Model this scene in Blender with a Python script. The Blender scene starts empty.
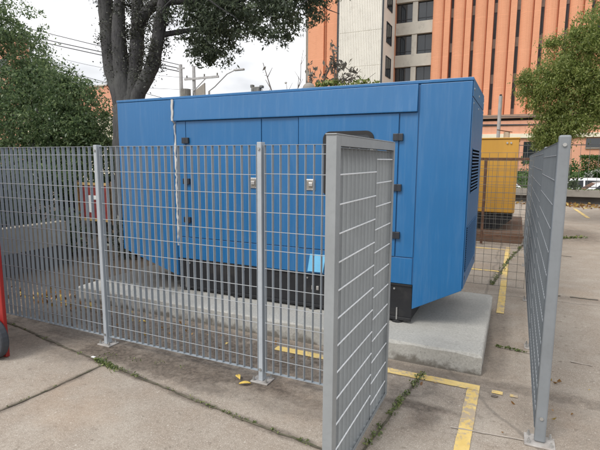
import bpy, bmesh, math, random
import numpy as np
from mathutils import Vector, Matrix

random.seed(7)
RNG = np.random.default_rng(11)
scene = bpy.context.scene
COL = scene.collection

# ------------------------------------------------------------------ camera
CAM_H = 1.6
FPX, YAW, PIT, ROL = 460.0, math.radians(25.15), math.radians(8.06), math.radians(.31)
fw = Vector((-math.sin(YAW)*math.cos(PIT), math.cos(YAW)*math.cos(PIT), -math.sin(PIT)))
rt = Vector((math.cos(YAW), math.sin(YAW), 0)); up = rt.cross(fw)
r2 = rt*math.cos(ROL) + up*math.sin(ROL); u2 = -rt*math.sin(ROL) + up*math.cos(ROL)
cam_d = bpy.data.cameras.new('camera'); cam = bpy.data.objects.new('camera', cam_d); COL.objects.link(cam)
M3 = Matrix((r2, u2, -fw)).transposed()
cam.matrix_world = Matrix.Translation((0, 0, CAM_H)) @ M3.to_4x4()
cam_d.sensor_width = 36; cam_d.lens = FPX/600*36; cam_d.clip_end = 2000; cam_d.clip_start = .05
scene.camera = cam

# ------------------------------------------------------------------ light
w = bpy.data.worlds.new('World'); scene.world = w; w.use_nodes = True
nt = w.node_tree; nt.nodes.clear()
SUN_EL, SUN_AZ = math.radians(48), math.radians(203)    # azimuth clockwise from +Y
def wn(t, **k):
    n = nt.nodes.new(t)
    for a, b in k.items(): setattr(n, a, b)
    return n
sky = wn('ShaderNodeTexSky', sky_type='NISHITA', sun_disc=False, sun_elevation=SUN_EL, sun_rotation=SUN_AZ,
         air_density=1.0, dust_density=3.0)
hsv = wn('ShaderNodeHueSaturation'); hsv.inputs['Saturation'].default_value = .25
tc = wn('ShaderNodeTexCoord'); nz = wn('ShaderNodeTexNoise'); nz.inputs['Scale'].default_value = 2.2
nz.inputs['Detail'].default_value = 5; nz.inputs['Roughness'].default_value = .5
rp = wn('ShaderNodeValToRGB'); rp.color_ramp.elements[0].position = .36; rp.color_ramp.elements[1].position = .56
rp.color_ramp.elements[0].color = (4.6, 4.72, 4.95, 1); rp.color_ramp.elements[1].color = (8.5, 8.5, 8.6, 1)
mx = wn('ShaderNodeMix', data_type='RGBA'); mx.inputs['Factor'].default_value = .9
bg = wn('ShaderNodeBackground'); bg.inputs['Strength'].default_value = .115
out = wn('ShaderNodeOutputWorld')
mp = wn('ShaderNodeMapping'); mp.inputs['Scale'].default_value = (1, 1, 2.5)
L = nt.links.new
L(sky.outputs[0], hsv.inputs['Color']); L(tc.outputs['Generated'], mp.inputs[0]); L(mp.outputs[0], nz.inputs['Vector'])
L(nz.outputs['Fac'], rp.inputs[0]); L(hsv.outputs[0], mx.inputs[6]); L(rp.outputs[0], mx.inputs[7])
L(mx.outputs[2], bg.inputs['Color']); L(bg.outputs[0], out.inputs[0])
sun_d = bpy.data.lights.new('sun', 'SUN'); sun_d.energy = 1.5; sun_d.angle = math.radians(22); sun_d.color = (1, .96, .9)
sun = bpy.data.objects.new('sun', sun_d); COL.objects.link(sun)
sdir = Vector((math.sin(SUN_AZ)*math.cos(SUN_EL), math.cos(SUN_AZ)*math.cos(SUN_EL), math.sin(SUN_EL)))
sun.rotation_euler = sdir.to_track_quat('Z', 'Y').to_euler(); sun.location = (0, 0, 30)
vs = scene.view_settings; vs.view_transform = 'Standard'; vs.look = 'None'; vs.gamma = 1; vs.exposure = .6
vs.use_curve_mapping = False

# ------------------------------------------------------------------ materials
class NT:
    def __init__(s, name):
        s.m = bpy.data.materials.new(name); s.m.use_nodes = True; s.t = s.m.node_tree
        s.b = s.t.nodes['Principled BSDF']; s.tc = s.n('ShaderNodeTexCoord')
    def n(s, t, **k):
        n = s.t.nodes.new(t)
        for a, b in k.items():
            if a in n.inputs: n.inputs[a].default_value = b
            else: setattr(n, a, b)
        return n
    def l(s, a, b): s.t.links.new(a, b)
    def noise(s, scale, detail=4, rough=.55, vec=None, stretch=None):
        v = vec or s.tc.outputs['Object']
        if stretch:
            m = s.n('ShaderNodeMapping'); m.inputs['Scale'].default_value = stretch; s.l(v, m.inputs[0]); v = m.outputs[0]
        n = s.n('ShaderNodeTexNoise'); n.inputs['Scale'].default_value = scale
        n.inputs['Detail'].default_value = detail; n.inputs['Roughness'].default_value = rough
        s.l(v, n.inputs['Vector']); return n.outputs['Fac']
    def ramp(s, f, lo, hi, a=0., b=1.):
        r = s.n('ShaderNodeMapRange'); r.inputs[1].default_value = lo; r.inputs[2].default_value = hi
        r.inputs[3].default_value = a; r.inputs[4].default_value = b; s.l(f, r.inputs[0]); return r.outputs[0]
    def mix(s, f, a, b, blend='MIX'):
        m = s.n('ShaderNodeMix', data_type='RGBA', blend_type=blend)
        if isinstance(f, (int, float)): m.inputs[0].default_value = f
        else: s.l(f, m.inputs[0])
        for i, c in ((6, a), (7, b)):
            if isinstance(c, tuple): m.inputs[i].default_value = (*c, 1) if len(c) == 3 else c
            else: s.l(c, m.inputs[i])
        return m.outputs[2]
    def math(s, op, a, b=None):
        m = s.n('ShaderNodeMath', operation=op)
        for i, c in ((0, a), (1, b)):
            if c is None: continue
            if isinstance(c, (int, float)): m.inputs[i].default_value = c
            else: s.l(c, m.inputs[i])
        return m.outputs[0]
    def bump(s, h, strength=.3, dist=.01):
        b = s.n('ShaderNodeBump'); b.inputs['Strength'].default_value = strength; b.inputs['Distance'].default_value = dist
        s.l(h, b.inputs['Height']); s.l(b.outputs[0], s.b.inputs['Normal'])
    def fin(s, col, rough=.6, metal=0., **k):
        if isinstance(col, tuple): s.b.inputs['Base Color'].default_value = (*col, 1)
        else: s.l(col, s.b.inputs['Base Color'])
        if isinstance(rough, (int, float)): s.b.inputs['Roughness'].default_value = rough
        else: s.l(rough, s.b.inputs['Roughness'])
        s.b.inputs['Metallic'].default_value = metal
        for a, b in k.items(): s.b.inputs[a].default_value = b
        return s.m

def mat_simple(name, col, rough=.6, metal=0., var=.15, scale=6, bump=0., stretch=None, dirt=None, **k):
    s = NT(name); f = s.noise(scale, 5, .6, stretch=stretch)
    c0 = tuple(x*(1-var) for x in col); c1 = tuple(min(1, x*(1+var)) for x in col)
    c = s.mix(s.ramp(f, .3, .7), c0, c1)
    if dirt:
        f2 = s.noise(scale*.37+1.3, 6, .7, stretch=stretch); c = s.mix(s.ramp(f2, .52, .75, 0, dirt[1]), c, dirt[0])
    if bump: s.bump(s.noise(scale*8, 3), bump, .004)
    return s.fin(c, rough, metal, **k)

def mat_leaf(name, dark, mid, light, trans=.25, rough=.45):
    s = NT(name); g = s.n('ShaderNodeNewGeometry')
    r = s.n('ShaderNodeValToRGB'); s.l(g.outputs['Random Per Island'], r.inputs[0])
    e = r.color_ramp.elements; e[0].color = (*dark, 1); e[1].color = (*light, 1); e[1].position = .97
    m = r.color_ramp.elements.new(.5); m.color = (*mid, 1)
    big = s.noise(1.1, 3); c = s.mix(s.ramp(big, .35, .65, 0, .55), r.outputs[0], tuple(x*.6 for x in mid))
    s.fin(c, rough)
    tr = s.n('ShaderNodeBsdfTranslucent'); s.l(c, tr.inputs['Color'])
    ms = s.n('ShaderNodeMixShader'); ms.inputs[0].default_value = trans
    o = s.t.nodes['Material Output']; s.l(s.b.outputs[0], ms.inputs[1]); s.l(tr.outputs[0], ms.inputs[2]); s.l(ms.outputs[0], o.inputs[0])
    return s.m

JSEG = [((-4.1, 2.66), (-3.18, 2.5), .8), ((-3.18, 2.5), (-2.75, 2.45), .9), ((-2.75, 2.45), (-2.3, 2.38), .8), ((-2.3, 2.38), (-1.6, 2.28), .6), ((-1.6, 2.28), (-.85, 2.2), .6),
        ((-2.84, 2.4), (-2.87, 1.9), .55), ((-2.87, 1.9), (-2.92, 1.4), .5), ((-.55, 3.36), (-.6, 3), .5), ((-.6, 3), (-.68, 2.3), .4)]
def mat_ground():
    s = NT('slab_concrete'); P = s.tc.outputs['Object']
    big = s.noise(.55, 4, .6); med = s.noise(3.0, 6, .65); fine = s.noise(38, 5, .75); grit = s.noise(140, 2, .6)
    c = s.mix(s.ramp(big, .32, .68), (.272, .240, .204), (.355, .311, .262))
    c = s.mix(s.ramp(med, .36, .68, 0, .9), c, (.265, .216, .172))
    c = s.mix(s.ramp(med, .5, .22, 0, .35), c, (.46, .405, .34))
    c = s.mix(s.ramp(fine, .42, .72, 0, .40), c, (.50, .44, .375), 'MIX')
    c = s.mix(s.ramp(fine, .46, .28, 0, .40), c, (.23, .19, .155))
    c = s.mix(s.ramp(grit, .57, .70, 0, .75), c, (.62, .57, .51))
    c = s.mix(s.ramp(grit, .43, .30, 0, .6), c, (.19, .16, .135))
    v = s.n('ShaderNodeTexVoronoi'); v.inputs['Scale'].default_value = 22; s.l(P, v.inputs['Vector'])
    gate_ = s.ramp(s.noise(7, 2), .5, .6)
    pale = s.math('MULTIPLY', s.ramp(v.outputs['Distance'], .16, .07), gate_)
    c = s.mix(s.math('MULTIPLY', pale, .55), c, (.66, .62, .56))
    ds = s.noise(16, 5, .7)
    c = s.mix(s.ramp(ds, .58, .68, 0, .6), c, (.17, .14, .112))
    rst = s.noise(.9, 5, .6, stretch=(1, 1, 1)); c = s.mix(s.ramp(rst, .56, .74, 0, .35), c, (.40, .275, .18))
    # damp dirt plus the open gate's soft shadow painted in, each patch with its own place and ragged edge
    stains_and_shade = [(-2.97, 2.66, .42, .17, .9), (-3.6, 2.80, .55, .12, .7), (-2.2, 2.70, .85, .17, .85), (-1.95, 2.52, .30, .10, .6), (-3.3, 2.62, .5, .12, .6), (-1.62, 2.70, .5, .12, .85),
              (-2.7, 3.12, 1.9, .36, .92), (-4.2, 3.2, 1.2, .4, .9), (-1.2, 3.05, .5, .22, .6), (-.50, 2.90, .24, .06, .8), (-.44, 2.80, .09, .16, .6),  # last two patches: soft gate shadow painted on the slab
              (1.23, 11.6, .5, 1.1, .6), (-5.2, 3.7, 1.3, 1.3, .95), (-4.9, 4.9, .9, 2.0, .95), (-.1, 3.34, .12, .05, .5), (.35, 3.1, .3, .35, .3), (-3.3, 2.45, .4, .06, .5),
              (-1.25, 2.5, .35, .1, .4), (.9, 6.1, 1.2, .10, .3), (-1.0, 3.42, 2.8, .09, .55), (-.07, 4.3, .10, 1.0, .45), (-.2, 7.9, .5, .9, .25)]
    stains_and_shade = [t+(0,) for t in stains_and_shade]; stains_and_shade += [(-3.7, 2.52, .7, .16, .45, -.15), (-2.55, 2.58, .5, .12, .8, -.1), (-3.05, 2.60, .32, .11, .9, 0), (-1.2, 2.62, .35, .07, .6, 0), (-2.0, 2.56, .22, .06, .8, .3)]
    for (xa, ya), (xb, yb), k in JSEG:
        stains_and_shade.append(((xa+xb)/2, (ya+yb)/2, math.hypot(xb-xa, yb-ya)*.52, .036, k, math.atan2(yb-ya, xb-xa)))
    nA = s.noise(6, 6, .75); tot = None
    for x, y, rx, ry, k, rot in stains_and_shade:
        m = s.n('ShaderNodeMapping'); m.vector_type = 'TEXTURE'
        m.inputs['Location'].default_value = (x, y, 0); m.inputs['Scale'].default_value = (rx, ry, 1); m.inputs['Rotation'].default_value = (0, 0, rot)
        s.l(P, m.inputs[0]); ln = s.n('ShaderNodeVectorMath', operation='LENGTH'); s.l(m.outputs[0], ln.inputs[0])
        d = s.math('ADD', ln.outputs['Value'], s.ramp(nA, .2, .8, -.75, .75))
        f = s.ramp(d, 1.35, .6, 0, k); tot = f if tot is None else s.math('MAXIMUM', tot, f)
    dk = s.mix(s.ramp(s.noise(30, 5, .75), .42, .62), (.062, .050, .041), (.155, .125, .102)); c = s.mix(s.math('MULTIPLY', tot, s.ramp(s.noise(9, 5, .7), .30, .52, .62, 1.0)), c, dk)
    cr = s.n('ShaderNodeTexVoronoi', feature='DISTANCE_TO_EDGE'); cr.inputs['Scale'].default_value = .33
    mm = s.n('ShaderNodeMix', data_type='VECTOR'); mm.inputs[0].default_value = .12
    nn = s.n('ShaderNodeTexNoise'); nn.inputs['Scale'].default_value = 2.5; nn.inputs['Detail'].default_value = 6; s.l(P, nn.inputs['Vector'])
    s.l(P, mm.inputs[4]); s.l(nn.outputs['Color'], mm.inputs[5]); s.l(mm.outputs[1], cr.inputs['Vector'])
    c = s.mix(s.ramp(cr.outputs['Distance'], .006, .0015, 0, .45), c, (.13, .115, .10))
    s.bump(s.math('ADD', fine, s.math('MULTIPLY', grit, .6)), .35, .005)
    return s.fin(c, .93, **{'Specular IOR Level': .25})

def mat_paint_line():
    s = NT('worn_yellow_paint'); f = s.noise(26, 6, .75); g = s.noise(4, 4)
    c = s.mix(s.ramp(s.noise(9, 4), .3, .7), (.62, .43, .12), (.74, .55, .20))
    c = s.mix(s.ramp(g, .3, .75, 0, .25), c, (.74, .62, .36))
    c = s.mix(s.ramp(s.math('ADD', f, s.ramp(s.noise(2.3, 3), .35, .7, -.10, .13)), .49, .62, 0, .88), c, (.37, .31, .255))
    c = s.mix(s.ramp(f, .42, .30, 0, .35), c, (.26, .21, .13))
    s.bump(f, .4, .004)
    return s.fin(c, .85)

def mat_blue(name='blue_enamel', col=(.008, .122, .315)):
    s = NT(name); a = s.noise(1.3, 4, .5); b = s.noise(3, 6, .7, stretch=(7, 7, .5)); f = s.noise(60, 3)
    c = s.mix(s.ramp(a, .3, .7), tuple(x*.93 for x in col), tuple(x*1.06 for x in col))
    c = s.mix(s.ramp(b, .50, .80, 0, .22), c, (.16, .27, .42))
    st = s.noise(2.2, 4, .6, stretch=(16, 16, .22)); c = s.mix(s.ramp(st, .55, .78, 0, .12), c, (.13, .22, .34)); c = s.mix(s.ramp(st, .45, .28, 0, .12), c, tuple(x*.75 for x in col))
    spots = s.noise(19, 5, .8); c = s.mix(s.ramp(spots, .69, .74, 0, .4), c, (.20, .25, .33))
    s.bump(s.math('ADD', s.noise(2.0, 2), s.math('MULTIPLY', s.noise(.9, 3), 1.5)), .16, .02)
    return s.fin(c, s.ramp(b, .3, .8, .34, .55), **{'Specular IOR Level': .5, 'Coat Weight': .35, 'Coat Roughness': .30})

def mat_brick(name, c0, c1, mortar, sx=4.2, rows=13.0, axis='XZ', seams=None):
    s = NT(name); P = s.tc.outputs['Object']; sp = s.n('ShaderNodeSeparateXYZ'); s.l(P, sp.inputs[0])
    cb = s.n('ShaderNodeCombineXYZ'); s.l(s.math('ADD', sp.outputs[0], sp.outputs[1]), cb.inputs[0]); s.l(sp.outputs[2], cb.inputs[1])
    b = s.n('ShaderNodeTexBrick'); s.l(cb.outputs[0], b.inputs['Vector'])
    b.inputs['Scale'].default_value = 1.0; b.inputs['Brick Width'].default_value = 1/sx; b.inputs['Row Height'].default_value = 1/rows
    b.inputs['Mortar Size'].default_value = .012; b.inputs['Mortar Smooth'].default_value = .3
    b.inputs['Color1'].default_value = (*c0, 1); b.inputs['Color2'].default_value = (*c1, 1); b.inputs['Mortar'].default_value = (*mortar, 1)
    c = s.mix(s.ramp(s.noise(.35, 5, .6), .35, .7, 0, .35), b.outputs['Color'], tuple(x*.78 for x in c0))
    c = s.mix(s.ramp(s.noise(1.2, 4, .6, stretch=(4, 4, .25)), .5, .8, 0, .3), c, tuple(x*.7 for x in c0))
    if seams:
        q = s.math('FRACT', s.math('DIVIDE', s.math('ADD', sp.outputs[2], seams[1]), seams[0]))
        c = s.mix(s.ramp(q, .022, .012, 0, .25), c, tuple(min(1, x*1.2+.05) for x in c0))
    s.bump(b.outputs['Fac'], -.25, .01)
    return s.fin(c, .9)

def mat_bark():
    s = NT('tree_bark'); a = s.noise(9, 6, .7, stretch=(3, 3, .6)); b = s.noise(2, 4)
    c = s.mix(s.ramp(a, .3, .7), (.024, .024, .027), (.090, .088, .090)); c = s.mix(s.ramp(b, .45, .7, 0, .5), c, (.12, .125, .115))
    s.bump(a, .9, .03); return s.fin(c, .95)

def mat_concrete(name, col, var=.12, stain=(.12, .11, .10), sa=.5, sc=3.0):
    s = NT(name); a = s.noise(sc, 6, .65); b = s.noise(40, 4, .7); d = s.noise(1.7, 6, .7)
    c = s.mix(s.ramp(a, .3, .7), tuple(x*(1-var) for x in col), tuple(x*(1+var) for x in col))
    c = s.mix(s.ramp(b, .4, .65, 0, .35), c, tuple(x*.75 for x in col))
    c = s.mix(s.ramp(d, .53, .72, 0, sa), c, stain); s.bump(b, .4, .004)
    return s.fin(c, .9)

def mat_plinth():
    s = NT('plinth_concrete'); a = s.noise(3, 6, .65); b = s.noise(55, 4, .75); sp = s.n('ShaderNodeSeparateXYZ'); s.l(s.tc.outputs['Object'], sp.inputs[0])
    c = s.mix(s.ramp(a, .3, .7), (.40, .395, .37), (.52, .51, .475))
    c = s.mix(s.ramp(b, .42, .60, 0, .55), c, (.30, .295, .27))
    c = s.mix(s.ramp(s.noise(1.8, 5, .7), .55, .7, 0, .35), c, (.36, .345, .315))
    c = s.mix(s.ramp(s.noise(7, 6, .75, stretch=(1, 1, 1.6)), .56, .68, 0, .45), c, (.30, .29, .265))
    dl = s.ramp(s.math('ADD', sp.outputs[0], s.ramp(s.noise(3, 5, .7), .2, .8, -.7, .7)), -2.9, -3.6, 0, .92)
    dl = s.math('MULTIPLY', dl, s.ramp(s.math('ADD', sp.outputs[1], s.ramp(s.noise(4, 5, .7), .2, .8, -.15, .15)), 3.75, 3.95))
    c = s.mix(dl, c, (.055, .05, .045))  # top's left rear: dirt plus shade under the generator, put into the colour
    vo = s.n('ShaderNodeTexVoronoi'); vo.inputs['Scale'].default_value = 45; s.l(s.tc.outputs['Object'], vo.inputs['Vector'])
    c = s.mix(s.math('MULTIPLY', s.ramp(vo.outputs['Distance'], .20, .12, 0, .7), s.ramp(s.noise(11, 3), .50, .58)), c, (.15, .145, .13))
    # ground splash along the foot of the pour
    h = s.math('ADD', sp.outputs[2], s.ramp(s.noise(6, 5, .7), .2, .8, -.07, .07))
    c = s.mix(s.ramp(h, .06, .015, 0, .85), c, (.12, .105, .085))
    s.bump(b, .45, .004); return s.fin(c, .9)

def mat_galv(name, col, rough=.45):
    s = NT(name); a = s.noise(4, 4); b = s.noise(30, 4, .7); d = s.noise(11, 6, .75)
    c = s.mix(s.ramp(a, .3, .7), tuple(x*.92 for x in col), tuple(min(1, x*1.07) for x in col))
    c = s.mix(s.ramp(b, .5, .75, 0, .3), c, tuple(x*.7 for x in col))
    c = s.mix(s.ramp(d, .66, .74, 0, .35), c, (.19, .17, .15))
    return s.fin(c, rough, 0)

GROUND = mat_ground(); LINE = mat_paint_line(); BLUE = mat_blue()
BLUE_D = mat_blue('blue_enamel_frame', (.016, .11, .28))
STEEL = mat_galv('grey_painted_steel', (.37, .405, .44)); STEEL_L = mat_galv('pale_grey_painted_steel', (.262, .280, .292)); STEEL_B = mat_galv('grey_fence_bar', (.30, .33, .355)); STEEL_G = mat_galv('gate_bar_grey', (.19, .206, .217), .6); STEEL_R = mat_galv('post_grey', (.20, .218, .235), .5)
ROD_L = mat_galv('bright_rod', (.70, .72, .74), .4); ROD = mat_galv('galvanised_rod', (.33, .35, .37), .5); BOLT = mat_simple('bolt_zinc', (.42, .42, .41), .4, .6)
STEEL_D = mat_galv('dark_grey_painted_steel', (.115, .132, .148), .6)
PLATE = mat_simple('bare_baseplate', (.40, .38, .36), .6, .2, .25, 14, dirt=((.2, .12, .07), .6))
BLACK = mat_simple('black_skid_paint', (.012, .013, .016), .5, 0, .3, 4, dirt=((.06, .055, .05), .6))
RUBBER = mat_simple('black_rubber', (.015, .015, .016), .7); PLASTIC = mat_simple('hinge_black', (.022, .026, .034), .45)
MATTE = NT('louvre_shadow_black').fin((.008, .008, .009), 1.0, **{'Specular IOR Level': 0.})
GLASS = NT('dark_glass').fin((.02, .025, .03), .06, **{'Specular IOR Level': .8})
SGLASS = mat_simple('dusty_glass', (.10, .10, .105), .35, 0, .5, .6)
CGLASS = NT('car_glass').fin((.02, .024, .028), .25, **{'Specular IOR Level': .25})
CHROME = mat_simple('latch_metal', (.55, .54, .52), .3, .7, .2, 30)
PEEL = mat_simple('peeling_white_seal', (.50, .49, .47), .85, 0, .25, 18, dirt=((.10, .17, .27), .8), stretch=(1, 1, .4))
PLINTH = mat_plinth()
OCHRE = mat_simple('ochre_enamel', (.54, .285, .042), .5, 0, .06, 1.5, dirt=((.44, .24, .05), .3), stretch=(4, 4, .6))
RUST = mat_simple('rusty_steel', (.115, .062, .04), .85, .1, .4, 12, bump=.5)
RUSTPAD = mat_concrete('rust_stained_concrete', (.17, .105, .072), .2, (.10, .08, .065))
WIRE = mat_simple('dull_wire', (.16, .155, .14), .6, .3, .25, 8)
RED = mat_simple('red_enamel', (.29, .018, .016), .4, 0, .12, 4, dirt=((.16, .03, .02), .5))
BARK = mat_bark()
ORANGE = mat_brick('orange_brick', (.73, .315, .170), (.68, .285, .15), (.70, .39, .26), seams=(3.07, 1.2))
ORANGE_L = mat_brick('orange_brick_low', (.70, .32, .20), (.65, .29, .175), (.66, .42, .31))
BUFF = mat_concrete('weathered_panel', (.78, .75, .68), .05, (.52, .49, .43), .4, .7)
BUFF_D = mat_concrete('weathered_spandrel', (.52, .49, .43), .1, (.3, .28, .25), .6, .8)
CREAM = mat_concrete('cream_render', (.78, .71, .56), .05, (.42, .37, .28), .4, .7)
DARKWALL = mat_concrete('dark_concrete', (.075, .07, .065), .2, (.03, .03, .03))  # one dark tone for wall bases, kerb and recess
BEAM = mat_concrete('grey_beam_concrete', (.27, .25, .22), .1, (.15, .14, .12))
WPAINT = mat_simple('white_car_paint', (.74, .75, .77), .25, 0, .03, **{'Coat Weight': .5})
TYRE = mat_simple('tyre_black', (.02, .02, .02), .8); RIM = mat_simple('rim_grey', (.4, .4, .42), .35, .6)
LAMPG = mat_simple('lamp_lens', (.6, .6, .62), .15); REDL = mat_simple('red_lens', (.35, .02, .02), .2)
ASPHALT = mat_concrete('asphalt', (.055, .054, .052), .15, (.03, .03, .03)); GRASS_M = mat_simple('lawn', (.05, .10, .022), .9, 0, .4, 3)
SOIL = mat_concrete('dark_soil', (.06, .045, .032), .3, (.03, .024, .018))
JOINT = mat_simple('joint_dirt', (.105, .092, .066), .95, 0, .6, 14, dirt=((.085, .105, .045), .8))
JOINT_P = mat_simple('pale_joint', (.42, .37, .32), .95, 0, .2, 14); JOINT_D = mat_simple('crack_dirt', (.15, .135, .11), .95, 0, .4, 14)
WEED = mat_leaf('weed_leaves', (.07, .105, .035), (.16, .21, .07), (.32, .34, .13))
DRY = mat_leaf('dry_leaves', (.16, .075, .028), (.32, .17, .055), (.58, .44, .10), .1)
YLEAF = mat_simple('yellow_leaf', (.70, .50, .12), .6, 0, .2, 30)
LEAF_A = mat_leaf('leaf_dark_green', (.062, .082, .058), (.110, .145, .092), (.20, .25, .15), .5)
LEAF_B = mat_leaf('leaf_mid_green', (.055, .098, .045), (.120, .190, .085), (.28, .36, .16), .5)
LEAF_C = mat_leaf('leaf_bright_green', (.10, .145, .036), (.245, .32, .085), (.50, .54, .21), .55)
LEAF_H = mat_leaf('hedge_leaf', (.03, .07, .015), (.06, .13, .028), (.12, .21, .05), .2)
LEAF_V = mat_leaf('vine_leaf', (.11, .10, .085), (.19, .175, .145), (.30, .27, .21), .35)
LEAF_Y = mat_leaf('sprout_leaf', (.10, .15, .03), (.19, .25, .06), (.35, .36, .12), .25)
LEAF_E = mat_leaf('epiphyte_leaf', (.03, .035, .026), (.055, .06, .045), (.09, .10, .07), .15)
FLOWER = mat_leaf('white_flower', (.6, .6, .58), (.75, .75, .72), (.85, .85, .82), .2)
TWIG = mat_simple('dry_twig', (.13, .11, .095), .9, 0, .2)
POLE = mat_simple('grey_pole', (.36, .36, .36), .6, .1); CABLE = mat_simple('cable_sheath', (.06, .06, .065), .7)
PAPER = mat_simple('white_scrap', (.75, .75, .75), .8); LTBLUE = mat_simple('light_blue_sheet', (.17, .50, .78), .5, 0, .06)
YSIGN = mat_simple('yellow_sign', (.62, .56, .05), .5); BWHITE = mat_simple('board_white', (.68, .68, .66), .6); BRED = mat_simple('board_red', (.20, .035, .032), .6, 0, .3, 8)
BYEL = mat_simple('board_yellow', (.38, .25, .10), .7, 0, .3, 8); WOOD = mat_simple('board_post_wood', (.17, .12, .08), .85, 0, .3, 8)
TANR = mat_simple('tan_rag', (.55, .36, .16), .9)

# ------------------------------------------------------------------ helpers
class MB:
    def __init__(s): s.v, s.f = [], []
    def add(s, vs, fs):
        o = len(s.v); s.v += [tuple(p) for p in vs]; s.f += [tuple(i+o for i in f) for f in fs]; return s
    def box(s, x0, x1, y0, y1, z0, z1):
        return s.add([(x0, y0, z0), (x1, y0, z0), (x1, y1, z0), (x0, y1, z0), (x0, y0, z1), (x1, y0, z1), (x1, y1, z1), (x0, y1, z1)],
                     [(0, 3, 2, 1), (4, 5, 6, 7), (0, 1, 5, 4), (1, 2, 6, 5), (2, 3, 7, 6), (3, 0, 4, 7)])
    def prism(s, poly, a, b, plane='XZ'):
        """extrude a polygon: XZ along Y, XY along Z, YZ along X"""
        n = len(poly)
        mk = {'XZ': lambda p, t: (p[0], t, p[1]), 'XY': lambda p, t: (p[0], p[1], t), 'YZ': lambda p, t: (t, p[0], p[1])}[plane]
        vs = [mk(p, a) for p in poly] + [mk(p, b) for p in poly]
        fs = [tuple(range(n)), tuple(range(2*n-1, n-1, -1))] + [(i, i+n, (i+1) % n+n, (i+1) % n) for i in range(n)]
        return s.add(vs, fs)
    def tube(s, pts, rad, seg=8, cap=True):
        pts = [Vector(p) for p in pts]; n = len(pts)
        rad = [rad]*n if isinstance(rad, (int, float)) else rad
        vs, fs = [], []
        d0 = (pts[1]-pts[0]).normalized(); ref = Vector((0, 0, 1)) if abs(d0.z) < .9 else Vector((1, 0, 0))
        a = d0.cross(ref).normalized()
        for i in range(n):
            d = (pts[min(i+1, n-1)]-pts[max(i-1, 0)]).normalized(); a = (a-d*a.dot(d)).normalized(); b = d.cross(a)
            for k in range(seg):
                t = 2*math.pi*k/seg; vs.append(pts[i]+(a*math.cos(t)+b*math.sin(t))*rad[i])
        for i in range(n-1):
            for k in range(seg): fs.append((i*seg+k, i*seg+(k+1) % seg, (i+1)*seg+(k+1) % seg, (i+1)*seg+k))
        if cap: fs += [tuple(range(seg-1, -1, -1)), tuple((n-1)*seg+k for k in range(seg))]
        return s.add(vs, fs)
    def obj(s, name, mat, parent=None, bevel=0, smooth=False, origin=None, seg=2):
        off = Vector((0, 0, 0)); p = parent
        while p is not None: off += p.location; p = p.parent
        o0 = Vector(origin) if origin else Vector((0, 0, 0))
        me = bpy.data.meshes.new(name); me.from_pydata([tuple(Vector(v)-off-o0) for v in s.v], [], s.f)
        bm = bmesh.new(); bm.from_mesh(me); bmesh.ops.recalc_face_normals(bm, faces=bm.faces); bm.to_mesh(me); bm.free()
        me.materials.append(mat)
        if smooth:
            for q in me.polygons: q.use_smooth = True
        ob = bpy.data.objects.new(name, me); COL.objects.link(ob); ob.location = o0
        if parent is not None: ob.parent = parent
        if bevel:
            m = ob.modifiers.new('bevel', 'BEVEL'); m.width = bevel; m.segments = seg; m.limit_method = 'ANGLE'; m.angle_limit = math.radians(40)
        return ob
def box(*a): return MB().box(*a)
def tag(o, label, cat, group=None):
    o['label'] = label; o['category'] = cat
    if group: o['group'] = group
    return o
def thing(name, label, cat, loc=(0, 0, 0), group=None):
    o = bpy.data.objects.new(name, None); COL.objects.link(o); o.location = loc; o.empty_display_size = .2
    return tag(o, label, cat, group)
def struct(o): o['kind'] = 'structure'; return o
def stuff(o, label=None, cat=None):
    o['kind'] = 'stuff'
    if label: o['label'] = label; o['category'] = cat
    return o

def leaves_mesh(name, C, size, mat, parent=None, droop=.3, var=.5, aspect=.42, up=0.):
    """many leaf-sized folded quads at the points C (n,3)"""
    n = len(C); off = Vector((0, 0, 0)); p = parent
    while p is not None: off += p.location; p = p.parent
    C = np.asarray(C)-np.array(off)
    d = RNG.normal(size=(n, 3)); d[:, 2] -= droop; d[:, 2] += up; d /= np.linalg.norm(d, axis=1)[:, None]
    t = RNG.normal(size=(n, 3)); t -= d*(t*d).sum(1)[:, None]; t /= np.linalg.norm(t, axis=1)[:, None]
    nn = np.cross(d, t); L_ = size*(1+var*RNG.uniform(-1, 1, n))[:, None]; W = L_*aspect
    base = C-d*L_*.5; tip = C+d*L_*.5; fold = nn*W*.3
    lf = C+t*W*.5+fold-d*L_*.05; rg = C-t*W*.5+fold-d*L_*.05
    V = np.stack([base, lf, tip, rg], 1).reshape(-1, 3).astype(np.float32)
    me = bpy.data.meshes.new(name); me.vertices.add(4*n); me.vertices.foreach_set('co', V.ravel())
    I = np.arange(4*n, dtype=np.int32)
    me.loops.add(4*n); me.loops.foreach_set('vertex_index', I)
    me.polygons.add(n); me.polygons.foreach_set('loop_start', I[::4]); me.polygons.foreach_set('loop_total', np.full(n, 4, np.int32))
    me.update(); me.validate(); me.materials.append(mat)
    o = bpy.data.objects.new(name, me); COL.objects.link(o)
    if parent is not None: o.parent = parent
    return o
def blob_points(blobs, clump, per, shell=.55):
    """blobs: (x,y,z,rx,ry,rz,n clusters); clusters of leaves spread through each blob, denser near its surface"""
    out = []
    for x, y, z, rx, ry, rz, n in blobs:
        u = RNG.normal(size=(n, 3)); u /= np.linalg.norm(u, axis=1)[:, None]
        r = shell+(1.06-shell)*RNG.uniform(0, 1, n)**.8
        c = np.array([x, y, z])+u*r[:, None]*np.array([rx, ry, rz])
        k = RNG.uniform(.5, 1.5, n)*clump
        pts = c[:, None, :]+RNG.normal(size=(n, per, 3))*k[:, None, None]*np.array([1, 1, .75])
        out.append(pts.reshape(-1, 3))
    return np.concatenate(out)
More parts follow.
